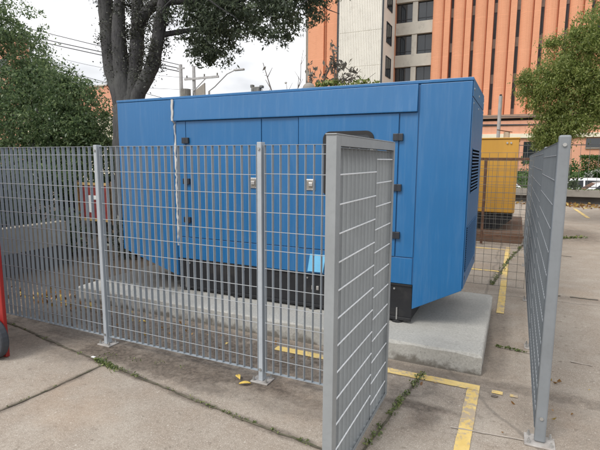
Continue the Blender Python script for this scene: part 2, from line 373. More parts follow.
def wob(a, b, n, amp):
    a, b = Vector(a), Vector(b); r = []
    for i in range(n+1):
        t = i/n; q = a.lerp(b, t)
        if 0 < i < n: q += Vector([random.uniform(-amp, amp) for _ in range(3)])
        r.append(q)
    return r

# ------------------------------------------------------------------ ground
def sheet(name, x0, x1, y0, y1, z, mat, n=1):
    m = MB(); m.add([(x0, y0, z), (x1, y0, z), (x1, y1, z), (x0, y1, z)], [(0, 1, 2, 3)]); return struct(m.obj(name, mat))
struct(MB().box(-70, 60, -25, 20.6, -1.2, 0).obj('yard_ground', GROUND))
sheet('ground', -700, 700, -700, 900, -1.0, SOIL)
sheet('street', -200, 200, 20.65, 33, -.72, ASPHALT)
bank = MB()
for i in range(24):
    x0, x1 = -60+i*5, -55+i*5
    bank.add([(x0, 33, -.9), (x1, 33, -.9), (x1, 33.2, -.55), (x0, 33.2, -.55), (x1, 40, .78), (x0, 40, .78), (x1, 60, .8), (x0, 60, .8)],
             [(0, 1, 2, 3), (3, 2, 4, 5), (5, 4, 6, 7)])
struct(bank.obj('grass_bank', GRASS_M))
struct(MB().box(-60, 60, 32.6, 33.05, -.75, -.5).obj('street_kerb', BEAM))
sheet('planting_bed', -6.348, -4.55, 3.75, 8.89, .004, SOIL)
sheet('planting_bed', -16, -6.35, -2, 14, .004, SOIL)

def ribbon(name, pts, wid, mat, z=.004, jit=.35, step=.045, kind='structure', gap=0.):
    P = []
    for a, b in zip(pts[:-1], pts[1:]):
        a, b = Vector(a), Vector(b); n = max(1, int((b-a).length/step))
        P += [a.lerp(b, i/n) for i in range(n)]
    P.append(Vector(pts[-1])); vs, fs = [], []; wx = 0
    for i, p in enumerate(P):
        d = (P[min(i+1, len(P)-1)]-P[max(i-1, 0)]).normalized(); nrm = Vector((-d.y, d.x)); wx = wx*.7+random.uniform(-1, 1)*wid*jit*.5
        h = wid*.5*(1+random.uniform(-jit, jit)); h2 = wid*.5*(1+random.uniform(-jit, jit))
        q = p+nrm*wx; vs += [(*(q+nrm*h), z), (*(q-nrm*h2), z)]
        if i and (gap == 0 or math.sin(i*.23+wid*900)+.8*math.sin(i*.61)+random.uniform(-.5, .5) > gap): fs.append((2*i-2, 2*i-1, 2*i+1, 2*i))
    o = MB().add(vs, fs).obj(name, mat); o['kind'] = kind; return P
def line_patch(name, x0, x1, y0, y1):
    ln = MB(); along_x = (x1-x0) > (y1-y0); n = int(max(x1-x0, y1-y0)/.03); vs, fs = [], []
    for i in range(n+1):
        t = i/n; j0, j1 = random.uniform(-.0022, .0022), random.uniform(-.0022, .0022)
        if along_x: vs += [(x0+(x1-x0)*t, y0+j0, .005), (x0+(x1-x0)*t, y1+j1, .005)]
        else: vs += [(x0+j0, y0+(y1-y0)*t, .005), (x1+j1, y0+(y1-y0)*t, .005)]
        if i: fs.append((2*i-2, 2*i-1, 2*i+1, 2*i))
    return struct(ln.add(vs, fs).obj(name, LINE))
line_patch('parking_line', -1.78, -.145, 3.275, 3.36)

line_patch('parking_line', -.065, .005, 3.285, 3.335)
line_patch('parking_line', .05, .10, 3.285, 3.325)
line_patch('parking_line', -.225, -.145, .4, 3.271)
line_patch('parking_line', -.11, -.035, 5.15, 9.3)
line_patch('parking_line', -2.5, -.115, 7.13, 7.21)
line_patch('parking_line', -2.5, -.115, 8.98, 9.06)
pl = MB().add([(1.78, 18.2, .005), (1.86, 15.2, .005), (1.96, 15.2, .005), (1.88, 18.2, .005)], [(0, 1, 2, 3)]).obj('parking_line', LINE); struct(pl)
pl = MB().add([(4.28, 18.2, .005), (4.36, 15.2, .005), (4.46, 15.2, .005), (4.38, 18.2, .005)], [(0, 1, 2, 3)]).obj('parking_line', LINE); struct(pl)

J1 = [(-6.2, 2.95), (-4.1, 2.66), (-3.18, 2.50), (-2.91, 2.47), (-2.31, 2.38), (-1.60, 2.28), (-.89, 2.20), (-.3, 2.12)]
J2 = [(-2.84, 2.44), (-2.86, 1.99), (-2.90, 1.67), (-2.96, .6)]
J3 = [(-.55, 3.36), (-.60, 3.0), (-.67, 2.31), (-.70, 1.5)]
P1 = ribbon('slab_joint', J1, .017, JOINT, z=.006, jit=.6); P2 = ribbon('slab_joint', J2, .014, JOINT, z=.006, jit=.6); P3 = ribbon('slab_joint', J3, .013, JOINT, z=.006, jit=.6)
ribbon('slab_joint', [(-.06, 4.18), (.15, 4.14), (.68, 4.09), (3.2, 3.9)], .016, JOINT_P, z=.006, gap=-.6, jit=.7)
ribbon('slab_joint', [(-.27, 2.73), (.14, 2.775)], .012, JOINT_P, z=.006)
P6 = ribbon('slab_joint', [(-.21, 6.34), (-.06, 7.93), (.19, 9.73)], .03, JOINT, z=.008)
ribbon('slab_joint', [(.26, 6.15), (.71, 6.15), (1.6, 6.14), (5, 6.1)], .028, JOINT_D, z=.006, gap=.35, jit=.8)
ribbon('slab_joint', [(.26, 8.9), (1.2, 8.85), (5, 8.8)], .028, JOINT_D, z=.006, gap=.35, jit=.8)
ribbon('slab_joint', [(.26, 11.6), (1.2, 11.6), (6, 11.5)], .04, JOINT_D, z=.006, gap=.3, jit=.8)

def weeds(name, label, P, prob, spread, size, per, h, only=None):
    C = []
    for i, p in enumerate(P):
        pr = prob if only is None else prob*only(i/len(P))
        if random.random() < pr:
            n = int(per*random.uniform(.3, 1.6)); s_ = spread*random.uniform(.4, 1.3)
            c = np.column_stack([RNG.normal(p.x, s_, n), RNG.normal(p.y, s_, n), .008+np.abs(RNG.normal(0, h, n))]); C.append(c)
    C = np.concatenate(C); return stuff(leaves_mesh(name, C, size, WEED, aspect=.55, droop=-.2), label, 'weeds')
def peak(c, wd): return lambda t: .25+math.exp(-((t-c)/wd)**2)*1.3
weeds('joint_weeds', 'low green weeds and moss growing in the long slab joint before the front fence', P1, .6, .013, .013, 12, .005, lambda t: .45+.9*math.exp(-((t-.6)/.06)**2)+.7*math.exp(-((t-.78)/.05)**2)+.6*math.exp(-((t-.93)/.08)**2))
weeds('joint_weeds', 'sparse green weeds in the slab joint running to the bottom left corner', P2, .45, .008, .010, 7, .004, lambda t: .4+.8*math.exp(-((t-.0)/.06)**2)+.8*math.exp(-((t-.33)/.08)**2))
weeds('joint_weeds', 'leafy green weeds sprouting from the crack beside the open gate', P3, .9, .016, .019, 18, .010, lambda t: .75+.6*math.sin(t*29))
weeds('joint_weeds', 'thin green weeds in the crack behind the wire mesh panel', P6, .6, .02, .03, 8, .015)
weeds('joint_weeds', 'thin green grass in the pale crack beside the plinth corner', [Vector((-.06+.012*i, 4.18-.002*i)) for i in range(18)], .9, .010, .018, 12, .006)
weeds('joint_weeds', 'green weeds by the far yard stain on the right', [Vector((.9+.03*i, 10.9+.02*i)) for i in range(16)], .6, .05, .05, 10, .02)
weeds('joint_weeds', 'bright weed patch where two slab joints meet near the left fence post', [Vector((-2.95+.014*i, 2.475-.003*i)) for i in range(22)], .9, .022, .020, 16, .010)
weeds('joint_weeds', 'small weed tuft at the back corner of the concrete plinth', [Vector((-.36+.01*i, 5.35)) for i in range(10)], .9, .03, .035, 10, .02)
weeds('joint_weeds', 'scattered moss along the foot of the front fence panels', [Vector((-2.95+.03*i, 2.58+.004*i)) for i in range(26)], .3, .035, .014, 10, .005)
# leaf litter
def litter(name, label, blobs, size):
    C = np.concatenate([np.column_stack([RNG.normal(x, sx, n), RNG.normal(y, sy, n), .008+np.abs(RNG.normal(0, .012, n))]) for x, y, sx, sy, n in blobs])
    return stuff(leaves_mesh(name, C, size, DRY, aspect=.6, droop=.0), label, 'leaf litter')
litter('leaf_litter', 'brown and yellow fallen leaves on the dirt behind the left fence panel', [(-4.9, 3.45, .22, .13, 70), (-4.45, 3.33, .3, .05, 35)], .07)
litter('leaf_litter', 'yellow fallen leaves strewn below the low wall at the far side of the yard', [(2.2, 19.4, 1.2, .5, 420), (5, 19.3, 1.8, .6, 300)], .11)
pass
litter('leaf_litter', 'few dry leaf bits scattered on the slab around the plinth', [(-2.3, 3.25, 1.2, .12, 60), (.05, 3.5, .4, .5, 7)], .035)

# ------------------------------------------------------------------ plinth
def ring(inset, jit):
    c4 = [(-4.46+inset, 3.53+inset), (-.15-inset, 3.53+inset), (-.158-inset, 5.27-inset), (-4.46+inset, 5.27-inset)]; P = []
    for a, b in zip(c4, c4[1:]+c4[:1]):
        n = 90 if abs(a[0]-b[0]) > 1 else 40
        P += [(a[0]+(b[0]-a[0])*k/n, a[1]+(b[1]-a[1])*k/n) for k in range(n)]
    return P
R0, R1, R2 = ring(0, 0), ring(0, 0), ring(.011, 0); n = len(R0); dz = [0.]*n
for _ in range(26):
    k0 = random.randrange(n); a_ = random.uniform(.004, .015)
    for q in range(-2, 3): dz[(k0+q) % n] = max(dz[(k0+q) % n], a_*(1-abs(q)/3))
cx, cy = -2.3, 4.4
def inn(p, d):
    v = Vector((cx-p[0], cy-p[1])).normalized(); return (p[0]+v.x*d, p[1]+v.y*d)
vs = [(*p, 0) for p in R0]+[(*inn(p, random.uniform(0, .0015)), .150-dz[i]) for i, p in enumerate(R1)]+[(*inn(p, dz[i]*1.2), .163-random.uniform(0, .0012)-dz[i]*.25) for i, p in enumerate(R2)]+[(*inn(p, .03), .163) for p in R2]
fs = [tuple(3*n+i for i in range(n))]
for L_ in range(3): fs += [(L_*n+i, L_*n+(i+1) % n, (L_+1)*n+(i+1) % n, (L_+1)*n+i) for i in range(n)]
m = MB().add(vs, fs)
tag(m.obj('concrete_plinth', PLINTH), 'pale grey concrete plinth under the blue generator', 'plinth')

# ------------------------------------------------------------------ blue generator
GY = 3.96
gen = thing('generator', 'large blue enclosed generator on the pale concrete plinth', 'generator', (-2.25, 4.55, .163))
B = MB().prism([(-4.15, 2.225), (-4.15, .55), (-3.345, .315), (-3.345, .52), (-.77, .52), (-.77, .30), (-.362, .52), (-.362, 2.225)], GY, 5.13, 'XZ')
B.obj('canopy_body', BLUE_D, gen, bevel=.006)
MB().box(-4.155, -.357, GY-.012, 5.14, 2.2265, 2.252).obj('roof', BLUE, gen, bevel=.004)
MB().prism([(GY-.0245, 2.222), (GY-.0005, 2.222), (GY-.0005, 2.0), (GY-.04, 2.0), (GY-.04, 2.012)], -3.325, -.782, 'YZ').obj('roof_band', BLUE, gen, bevel=.003)
def panel(name, x0, x1, z0, z1, t=.009, mat=BLUE, y=GY): return MB().box(x0, x1, y-t, y-.0006, z0, z1).obj(name, mat, gen, bevel=.003)
MB().prism([(-4.148, 2.222), (-4.148, .553), (-3.35, .319), (-3.35, 2.222)], GY-.009, GY-.0006, 'XZ').obj('side_panel', BLUE, gen, bevel=.003)
MB().prism([(-.766, 2.222), (-.766, .306), (-.3625, .523), (-.3625, 2.222)], GY-.009, GY-.0006, 'XZ').obj('side_panel', BLUE, gen, bevel=.003)
panel('fixed_panel', -3.318, -3.195, .765, 1.994); panel('fixed_panel', -2.268, -1.878, .765, 1.994); panel('fixed_panel', -.927, -.775, .765, 1.994)
d1 = panel('door', -3.187, -2.277, .765, 1.994, .011); d2 = panel('door', -1.870, -.935, .765, 1.994, .017)
panel('sill_panel', -3.338, -2.275, .524, .757); panel('sill_panel', -2.268, -.778, .524, .757)
MB().box(-2.235, -2.17, GY-.0125, GY-.008, 1.462, 1.468).obj('slot', PLASTIC, gen)
for x, dr in ((-.935, d2), (-3.187, d1)):
    for z in (1.795, 1.368, .955):
        h = MB().box(x-.042, x-.004, GY-.036, GY-.0175, z-.03, z+.03); h.box(x+.004, x+.042, GY-.036, GY-.0095, z-.03, z+.03); h.tube([(x, GY-.032, z-.03), (x, GY-.032, z+.03)], .009)
        h.obj('hinge', PLASTIC, gen, bevel=.003)
for x in (-2.37, -1.745):
    z = 1.37; l = MB().box(x-.052, x+.052, GY-.022, GY-.0112 if x < -2 else GY-.0172, z-.052, z+.052)
    if x > -2: l = MB().box(x-.052, x+.052, GY-.026, GY-.0172, z-.052, z+.052)
    lo = l.obj('latch', CHROME, gen, bevel=.005)
    MB().box(x-.034, x+.034, GY-.029, GY-.0262, z-.034, z+.034).obj('latch_recess', BEAM, lo)
    MB().box(x-.012, x+.028, GY-.040, GY-.0292, z-.016, z+.022).obj('latch_paddle', CHROME, lo, bevel=.004)
def rrect(x0, x1, z0, z1, r, n=6):
    P = []
    for cx, cz, a in ((x1-r, z1-r, 0), (x0+r, z1-r, 90), (x0+r, z0+r, 180), (x1-r, z0+r, 270)):
        for i in range(n+1):
            t = math.radians(a+90*i/n); P.append((cx+r*math.cos(t), cz+r*math.sin(t)))
    return P
wo = rrect(-1.62, -1.145, 1.27, 1.855, .07); wi = rrect(-1.59, -1.175, 1.30, 1.825, .05); n = len(wo)
m = MB(); vs = [(x, GY-.030, z) for x, z in wo]+[(x, GY-.030, z) for x, z in wi]+[(x, GY-.0175, z) for x, z in wo]+[(x, GY-.0185, z) for x, z in wi]
fs = []
for i in range(n):
    j = (i+1) % n; fs += [(i, j, n+j, n+i), (i, 2*n+i, 2*n+j, j), (n+i, n+j, 3*n+j, 3*n+i)]
wobj = m.add(vs, fs).obj('window_seal', RUBBER, gen)
MB().prism(wi, GY-.0215, GY-.0176, 'XZ').obj('window_pane', GLASS, wobj)
# flaking seal strip down the corner seam
vs, fs = [], []; P = [(-3.336+random.uniform(-.004, .004), .66+1.56*i/50) for i in range(51)]
m = MB()
for i, (x, z) in enumerate(P):
    a = .010*(1+random.uniform(-.7, .5)); b = .010*(1+random.uniform(-.6, .5))
    if z > 2.0: a, b = .013+random.uniform(-.003, .001), .013+random.uniform(-.004, .001)
    y = GY-.012 if z < 1.998 else GY-.046
    vs += [(x-a, y, z), (x+b, y, z), (x+b, y+.011, z), (x-a, y+.011, z)]
    if i:
        q = 4*i; fs += [(q-4, q-3, q+1, q), (q-3, q-2, q+2, q+1), (q-1, q-4, q, q+3)]
m.add(vs, fs).obj('seal_strip', PEEL, gen)
m = MB().box(-3.34, -.772, 3.972, 5.12, .20, .5185); m.box(-3.34, -.772, 3.958, 3.972, .185, .215); m.box(-3.34, -.772, 3.958, 3.972, .5, .5185)
sk = m.obj('skid', BLACK, gen, bevel=.004)
for x in (-.93, -1.72, -1.78, -2.5, -3.2):
    MB().tube([(x, 3.962, .47), (x, 3.9725, .47)], .009, 8).obj('bolt', BOLT, sk)
for x in (-.90, -1.72, -2.6, -3.25):
    for y in (3.995, 5.06):
        f = MB().tube([(x, y, .163), (x, y, .176), (x, y, .188), (x, y, .1995)], [.052, .05, .03, .03], 14).obj('mounting_foot', RUBBER, gen)
        MB().tube([(x, y-.034, .19), (x, y-.034, .30)], .007, 8).obj('mounting_rod', BOLT, f)
for x in (-1.67, -1.72):
    MB().box(x-.013, x+.013, 3.955, 3.9715, .36, .40).obj('cable_clip', CHROME, sk, bevel=.004)
# radiator end
EX = -.362
def endbox(mb, t0, t1, y0, y1, z0, z1): return mb.box(EX+t0, EX+t1, y0, y1, z0, z1)
endbox(MB(), .0006, .008, GY+.004, 5.128, 2.105, 2.222).obj('end_panel', BLUE, gen, bevel=.003)
ep = endbox(MB(), .0006, .008, GY+.004, 5.128, .535, 2.096).obj('end_panel', BLUE, gen, bevel=.003)
for nm, y0, y1, z0, z1, k in (('louvre', 4.14, 4.86, 1.33, 1.70, 13), ('louvre', 4.02, 4.95, .67, 1.05, 20)):
    bk = endbox(MB(), .0085, .010, y0, y1, z0, z1).obj(nm, MATTE, gen)
    s_ = MB(); ph = (z1-z0)/k
    for i in range(k+1):
        z = z0+i*ph
        s_.prism([(EX+.0103, z-ph*.20), (EX+.0103, z+ph*.20), (EX+.0125, z+ph*.20), (EX+.0145, z-ph*.20)], y0-.002, y1+.002, 'XZ')
    s_.obj('louvre_blades', BLUE, bk)
for y in (4.02, 4.5, 5.05):
    MB().tube([(EX+.0082, y, 2.165), (EX+.013, y, 2.165)], .011, 8).obj('rivet', CHROME, gen)
    MB().tube([(EX+.0082, y, 2.055), (EX+.012, y, 2.055)], .009, 8).obj('rivet', CHROME, gen)
for y in (4.03, 4.92): MB().box(EX+.0083, EX+.010, y, y+.025, .60, .63).obj('drain_slot', BLACK, gen)
# roof fittings
m = MB().box(-2.935, -2.905, 4.86, 4.93, 2.2525, 2.44); m.box(-2.86, -2.83, 4.86, 4.93, 2.2525, 2.43); m.box(-2.94, -2.825, 4.865, 4.925, 2.40, 2.455)
m.box(-2.955, -2.92, 4.87, 4.92, 2.45, 2.485); m.box(-2.83, -2.79, 4.87, 4.92, 2.44, 2.47)
m.obj('lifting_lug', WIRE, gen, bevel=.006)
m = MB(); pts, rad = [], []
for i in range(7):
    t = i/6*math.pi/2; pts.append((-2.20, 4.9, 2.2525+.14+.07*math.sin(t))); rad.append(.07*math.cos(t)+.004)
m.tube([(-2.20, 4.9, 2.2525)]+pts, [.07]+rad, 20); m.obj('roof_vent', BEAM, gen, smooth=True)

m = MB(); nu = 10
vs, fs = [], []
for i in range(nu+1):
    for j in range(3):
        vs.append((-1.765+.16*i/nu+.012*j, 3.934+.002*math.sin(i*.9)+.003*j, .545+.085*j))
for i in range(nu):
    for j in range(2): fs.append((i*3+j, (i+1)*3+j, (i+1)*3+j+1, i*3+j+1))
bs = m.add(vs, fs).obj('blue_sheet', LTBLUE); sm = bs.modifiers.new('thickness', 'SOLIDIFY'); sm.thickness = .004
tag(bs, 'light blue sheet hanging low on the generator behind the gate', 'sheet')

# ------------------------------------------------------------------ grating fence
def grating(name, parent, a, b, z0, z1, perp, mat=STEEL, rodmat=ROD, pitch=.0625, rod=.132, phase=0., depth=.026, face=1, rim=True, rim_t=.003, rodr=.0024):
    """steel grating panel between plan points a and b: deep upright flats, thin cross rods (mesh pattern is one part)"""
    a, b = Vector((*a, 0)), Vector((*b, 0)); d = (b-a).normalized(); ln = (b-a).length; p = Vector((*perp, 0)); m = MB()
    def ob(c0, c1, h0, h1, q0, q1):
        vs = []
        for z in (h0, h1):
            for s_, q in ((c0, q0), (c1, q0), (c1, q1), (c0, q1)): v = a+d*s_+p*q; vs.append((v.x, v.y, z))
        m.add(vs, [(0, 3, 2, 1), (4, 5, 6, 7), (0, 1, 5, 4), (1, 2, 6, 5), (2, 3, 7, 6), (3, 0, 4, 7)])
    n = int(round(ln/pitch)); st = ln/n
    for i in range(n+1):
        c = min(max(i*st, .0016), ln-.0016); j = random.uniform(-.0012, .0012)
        ob(c-.0016+j, c+.0016+j, z0+.0035, z1-.0035, -depth/2, depth/2)
    if rim: ob(0, ln, z1-rim_t, z1, -depth/2, depth/2); ob(0, ln, z0, z0+rim_t, -depth/2, depth/2)
    g = m.obj(name, mat, parent); ro = .0012 if rodr > .003 else -.0014
    r = MB(); z = z1-rod*(1-phase)
    while z > z0+.03:
        A = a+d*.001+p*(depth/2*face+ro*face); Bv = b-d*.001+p*(depth/2*face+ro*face)
        r.tube([(A.x, A.y, z), (Bv.x, Bv.y, z)], rodr, 6); z -= rod
    r.obj('cross_rods', rodmat, g); return g
def post(parent, x, y, h, along='X', w=.027, dp=.056, plate=(.14, .115), mat=STEEL, bev=.003):
    hx, hy = (w/2, dp/2) if along == 'X' else (dp/2, w/2)
    o = MB().box(x-hx, x+hx, y-hy, y+hy, .012, h).obj('post', mat, parent, bevel=bev)
    px, py = plate
    MB().box(x-px/2, x+px/2, y-py/2, y+py/2, .001, .0115).obj('base_plate', PLATE, o, bevel=.003)
    for sx, sy in ((-1, -1), (1, 1), (1, -1), (-1, 1)):
        bx, by = x+sx*px*.36, y+sy*py*.33
        MB().tube([(bx, by, .0118), (bx, by, .030)], .009, 6).tube([(bx, by, .0301), (bx, by, .042)], .005, 6).obj('bolt', BOLT, o)
    fy = y-hy-.001
    for z in ((h-.045, .10) if along == 'X' else (h-.05, .16)):
        MB().tube([(x, fy, z), (x, fy-.008, z)], .010, 8).obj('clamp_bolt', BOLT, o)
    return o
FY = 2.755; FZ0, FZ1 = .075, 1.70
ff = thing('steel_fence', 'long grey steel grating fence in front of the blue generator', 'fence', (-2.4, FY, 0))
PX = [-4.72, -3.135, -1.59, -.80]
for x, ml in zip(PX, (STEEL,)*4): post(ff, x, FY, 1.712 if x != -1.59 else 1.718, 'X', .034, mat=STEEL)
for a, b in zip(PX[:-1], PX[1:]):
    grating('grating', ff, (a+.030, FY), (b-.030, FY), FZ0, FZ1, (0, 1), mat=STEEL_B, depth=.027, face=-1, phase=random.uniform(.42, .55))

rf = thing('steel_fence', 'grey steel grating fence seen edge on along the right side', 'fence', (.205, 6, 0))
PY = [2.795, 4.29, 5.80, 7.75, 9.72]
for i, y in enumerate(PY): post(rf, .212, y, (1.735, 1.715, 1.71, 1.70, 1.63)[i], 'Y', .04, .058, (.158, .125) if i == 0 else (.13, .11), mat=STEEL_R, bev=.010)
for i, (a, b) in enumerate(zip(PY[:-1], PY[1:])):
    grating('grating', rf, (.192, a+.03), (.192, b-.03), .07, 1.70, (1, 0), mat=STEEL_D, depth=.022, face=-1, phase=random.random())

# ------------------------------------------------------------------ gate standing open
GX = -.722
gate = thing('steel_gate', 'pale grey steel grating gate swung open towards the viewer', 'gate', (GX, 2.85, .05))
m = MB().box(GX-.024, GX+.024, 1.845, 1.90, .05, 1.706); m.box(GX-.026, GX+.026, 1.84, 2.86, 1.7065, 1.712)
m.box(GX+.0185, GX+.0245, 1.9005, 2.846, 1.66, 1.706); m.box(GX-.0245, GX-.0185, 1.9005, 2.846, 1.66, 1.706)
m.box(GX-.024, GX+.024, 2.8465, 2.872, .05, 1.706)
m.box(GX-.020, GX+.0245, 1.9005, 2.846, .05, .0535); m.box(GX+.0215, GX+.0245, 1.9005, 2.846, .0536, .075)
m.obj('frame', STEEL_L, gate, bevel=.003)
grating('grating', gate, (GX, 1.905), (GX, 2.50), .056, 1.655, (1, 0), mat=STEEL_G, face=1, phase=.10, rodr=.0036, rodmat=ROD_L)
grating('grating', gate, (GX, 2.506), (GX, 2.842), .056, 1.655, (1, 0), mat=STEEL_G, face=1, phase=.62, rodr=.0036, rodmat=ROD_L)
for z in (.35, 1.35): MB().tube([(GX-.034, 2.83, z-.04), (GX-.034, 2.83, z+.04)], .012, 10).obj('hinge', STEEL, gate)
m = MB(); pts = [(-.806, 2.705, .70), (-.808, 2.703, .66), (-.804, 2.70, .60), (-.80, 2.70, .57)]
m.tube(pts, [.016, .026, .022, .012], 8)
o = m.obj('hanging_rag', mat_simple('offwhite_rag', (.6, .58, .54), .9, 0, .2, 30), smooth=True); tag(o, 'small off white rag with tan end tied on the front fence beside the open gate', 'rag')
MB().tube([(-.80, 2.70, .571), (-.798, 2.699, .545), (-.796, 2.698, .53)], [.013, .016, .008], 8).obj('rag_end', TANR, o, smooth=True)

# ------------------------------------------------------------------ welded wire mesh across the yard
def wire_mesh(parent, x0, x1, y, z0, z1, p, r, mat, name='wire_mesh', sagx=.006):
    m = MB(); n = int((x1-x0)/p)
    for i in range(n+1):
        x = x0+(x1-x0)*i/n; m.tube([(x+random.uniform(-sagx, sagx), y, z0), (x+random.uniform(-sagx, sagx), y+random.uniform(-.01, .01), (z0+z1)/2), (x, y, z1)], r, 5)
    k = int((z1-z0)/p)
    for i in range(k+1):
        z = z0+(z1-z0)*i/k; m.tube([(x0, y, z+random.uniform(-sagx, sagx)), ((x0+x1)/2, y, z+random.uniform(-sagx, sagx)), (x1, y, z)], r, 5)
    return m.obj(name, mat, parent)
wf = thing('wire_fence', 'thin welded wire mesh fence between generator and right fence', 'fence', (-1.2, 6.22, 0))
wire_mesh(wf, -2.6, .165, 6.22, .03, 1.70, .098, .0022, WIRE)
MB().tube([(-2.6, 6.24, 0), (-2.6, 6.24, 1.72)], .02, 8).obj('post', WIRE, wf)

rg = thing('rusty_gate', 'rusty framed mesh gate in front of the yellow generator', 'gate', (-.17, 9.42, 0))
m = MB(); m.box(-.575, -.53, 9.40, 9.44, .02, 1.66); m.box(.18, .225, 9.40, 9.44, .02, 1.66); m.box(-.529, .179, 9.40, 9.44, 1.615, 1.66); m.box(-.529, .179, 9.40, 9.44, .17, .21)
m.obj('frame', RUST, rg, bevel=.004); wire_mesh(rg, -.53, .18, 9.435, .21, 1.615, .10, .0028, WIRE)
for z in (.45, 1.3): MB().tube([(.235, 9.42, z-.05), (.235, 9.42, z+.05)], .014, 8).obj('hinge', RUST, rg)
rl = thing('wire_fence', 'low rusty railed mesh fence behind the wire mesh panel', 'fence', (-2.2, 9.42, 0))
m = MB().box(-3.6, -.58, 9.40, 9.44, .17, .21); m.box(-3.6, -.58, 9.40, 9.44, 1.615, 1.66); m.box(-3.64, -3.6, 9.4, 9.44, .02, 1.66); m.obj('frame', RUST, rl)
wire_mesh(rl, -3.6, -.58, 9.435, .21, 1.615, .10, .0028, WIRE)

# ------------------------------------------------------------------ yellow generator
tag(MB().prism([(-4.8, 9.80), (.17, 9.80), (.17, 12.9), (-4.8, 12.9)], 0, .20, 'XY').obj('concrete_plinth', RUSTPAD, bevel=.01), 'rust brown concrete plinth under the yellow generator', 'plinth')
yg = thing('generator', 'ochre yellow generator box behind the rusty gate', 'generator', (-2, 11, .2))
m = MB().prism([(-4.2, 2.03), (-4.2, .57), (-.01, .57), (-.01, 2.03)], 10.02, 12.0, 'XZ'); m.obj('canopy_body', OCHRE, yg, bevel=.02)
MB().box(-4.22, .008, 10.0, 12.02, 2.0305, 2.055).obj('roof', OCHRE, yg, bevel=.006)
for x in (-1.1, -2.2, -3.2):
    d_ = MB().box(x-.98, x-.0, 10.005, 10.0195, .63, 1.96).obj('door', OCHRE, yg, bevel=.004); MB().box(x-.10, x-.04, 9.995, 10.0048, 1.25, 1.37).obj('handle', PLASTIC, d_)
m = MB().prism([(-4.15, .568), (-4.15, .235), (-.28, .235), (-.04, .45), (-.04, .568)], 10.10, 11.95, 'XZ'); m.box(-4.1, -.35, 10.09, 10.099, .30, .33)
m.obj('skid', BLACK, yg, bevel=.005)
for x in (-.6, -2.2, -3.9): MB().box(x-.07, x+.07, 10.2, 11.8, .2005, .2345).obj('foot', RUBBER, yg)
e = MB().tube([(-.25, 10.4, 2.056), (-.25, 10.4, 2.18)], .06, 14).obj('exhaust_pipe', mat_simple('exhaust_tan', (.42, .36, .28), .7, .2, .2), yg, smooth=False)
MB().prism([(-.44, 2.225), (-.43, 2.235), (-.27, 2.205), (-.15, 2.185), (-.15, 2.175), (-.27, 2.19)], 10.34, 10.46, 'XZ').obj('rain_cap', RUST, e)
MB().tube([(-.22, 10.018, 1.95), (-.22, 9.995, 1.95)], .018, 8).obj('lifting_eye', CHROME, yg); MB().tube([(-.15, 10.018, 1.95), (-.15, 9.995, 1.95)], .018, 8).obj('lifting_eye', CHROME, yg)

lp = thing('lamp_post', 'thin pale grey post rising behind the yellow generator', 'post', (-.52, 13.2, 0))
MB().tube([(-.52, 13.2, 0), (-.52, 13.2, 3.25)], .045, 10).obj('pole', POLE, lp)
MB().tube([(-.52, 13.2, 3.25), (-.52, 13.2, 3.29)], .03, 8).obj('cap', PLASTIC, lp); MB().tube([(-.52, 13.2, 0.001), (-.52, 13.2, .03)], .12, 10).obj('base_plate', POLE, lp)

# ------------------------------------------------------------------ far low wall, railings
lw = thing('boundary_wall', 'low concrete wall with projecting coping across the far yard', 'wall', (0, 20.3, 0))
MB().box(-14, 40, 20.3, 20.595, .001, .27).obj('wall_base', DARKWALL, lw); MB().box(-14, 40, 20.1, 20.61, .2705, .53).obj('coping', BEAM, lw, bevel=.01)
rl2 = thing('iron_railing', 'thin dark railing bars standing on the far low wall', 'railing', (5, 20.4, .53))
m = MB()
for i in range(130):
    x = -13.8+i*.30; m.tube([(x, 20.4, .531), (x, 20.4, 2.28)], .008, 5)
m.obj('bars', mat_simple('iron_grey', (.12, .12, .11), .7), rl2)
for z in (.62, 2.2): MB().box(-13.9, 25.1, 20.385, 20.415, z, z+.03).obj('rail', CABLE, rl2)
C = np.column_stack([RNG.uniform(-3, 9, 2600), RNG.normal(20.25, .09, 2600), .535+np.abs(RNG.normal(0, .025, 2600))])
stuff(leaves_mesh('wall_moss', C, .05, WEED, droop=0), 'strip of low green growth on the far low wall coping', 'moss')
pb = thing('small_plant', 'small dark leafy plant on the far wall beside the right post', 'plant', (1.95, 20.2, .53))
leaves_mesh('foliage', blob_points([(1.95, 20.2, .72, .16, .12, .16, 40)], .04, 8), .07, LEAF_A, pb); MB().tube([(1.95, 20.2, .531), (1.95, 20.2, .7)], .012, 5).obj('stem', TWIG, pb)

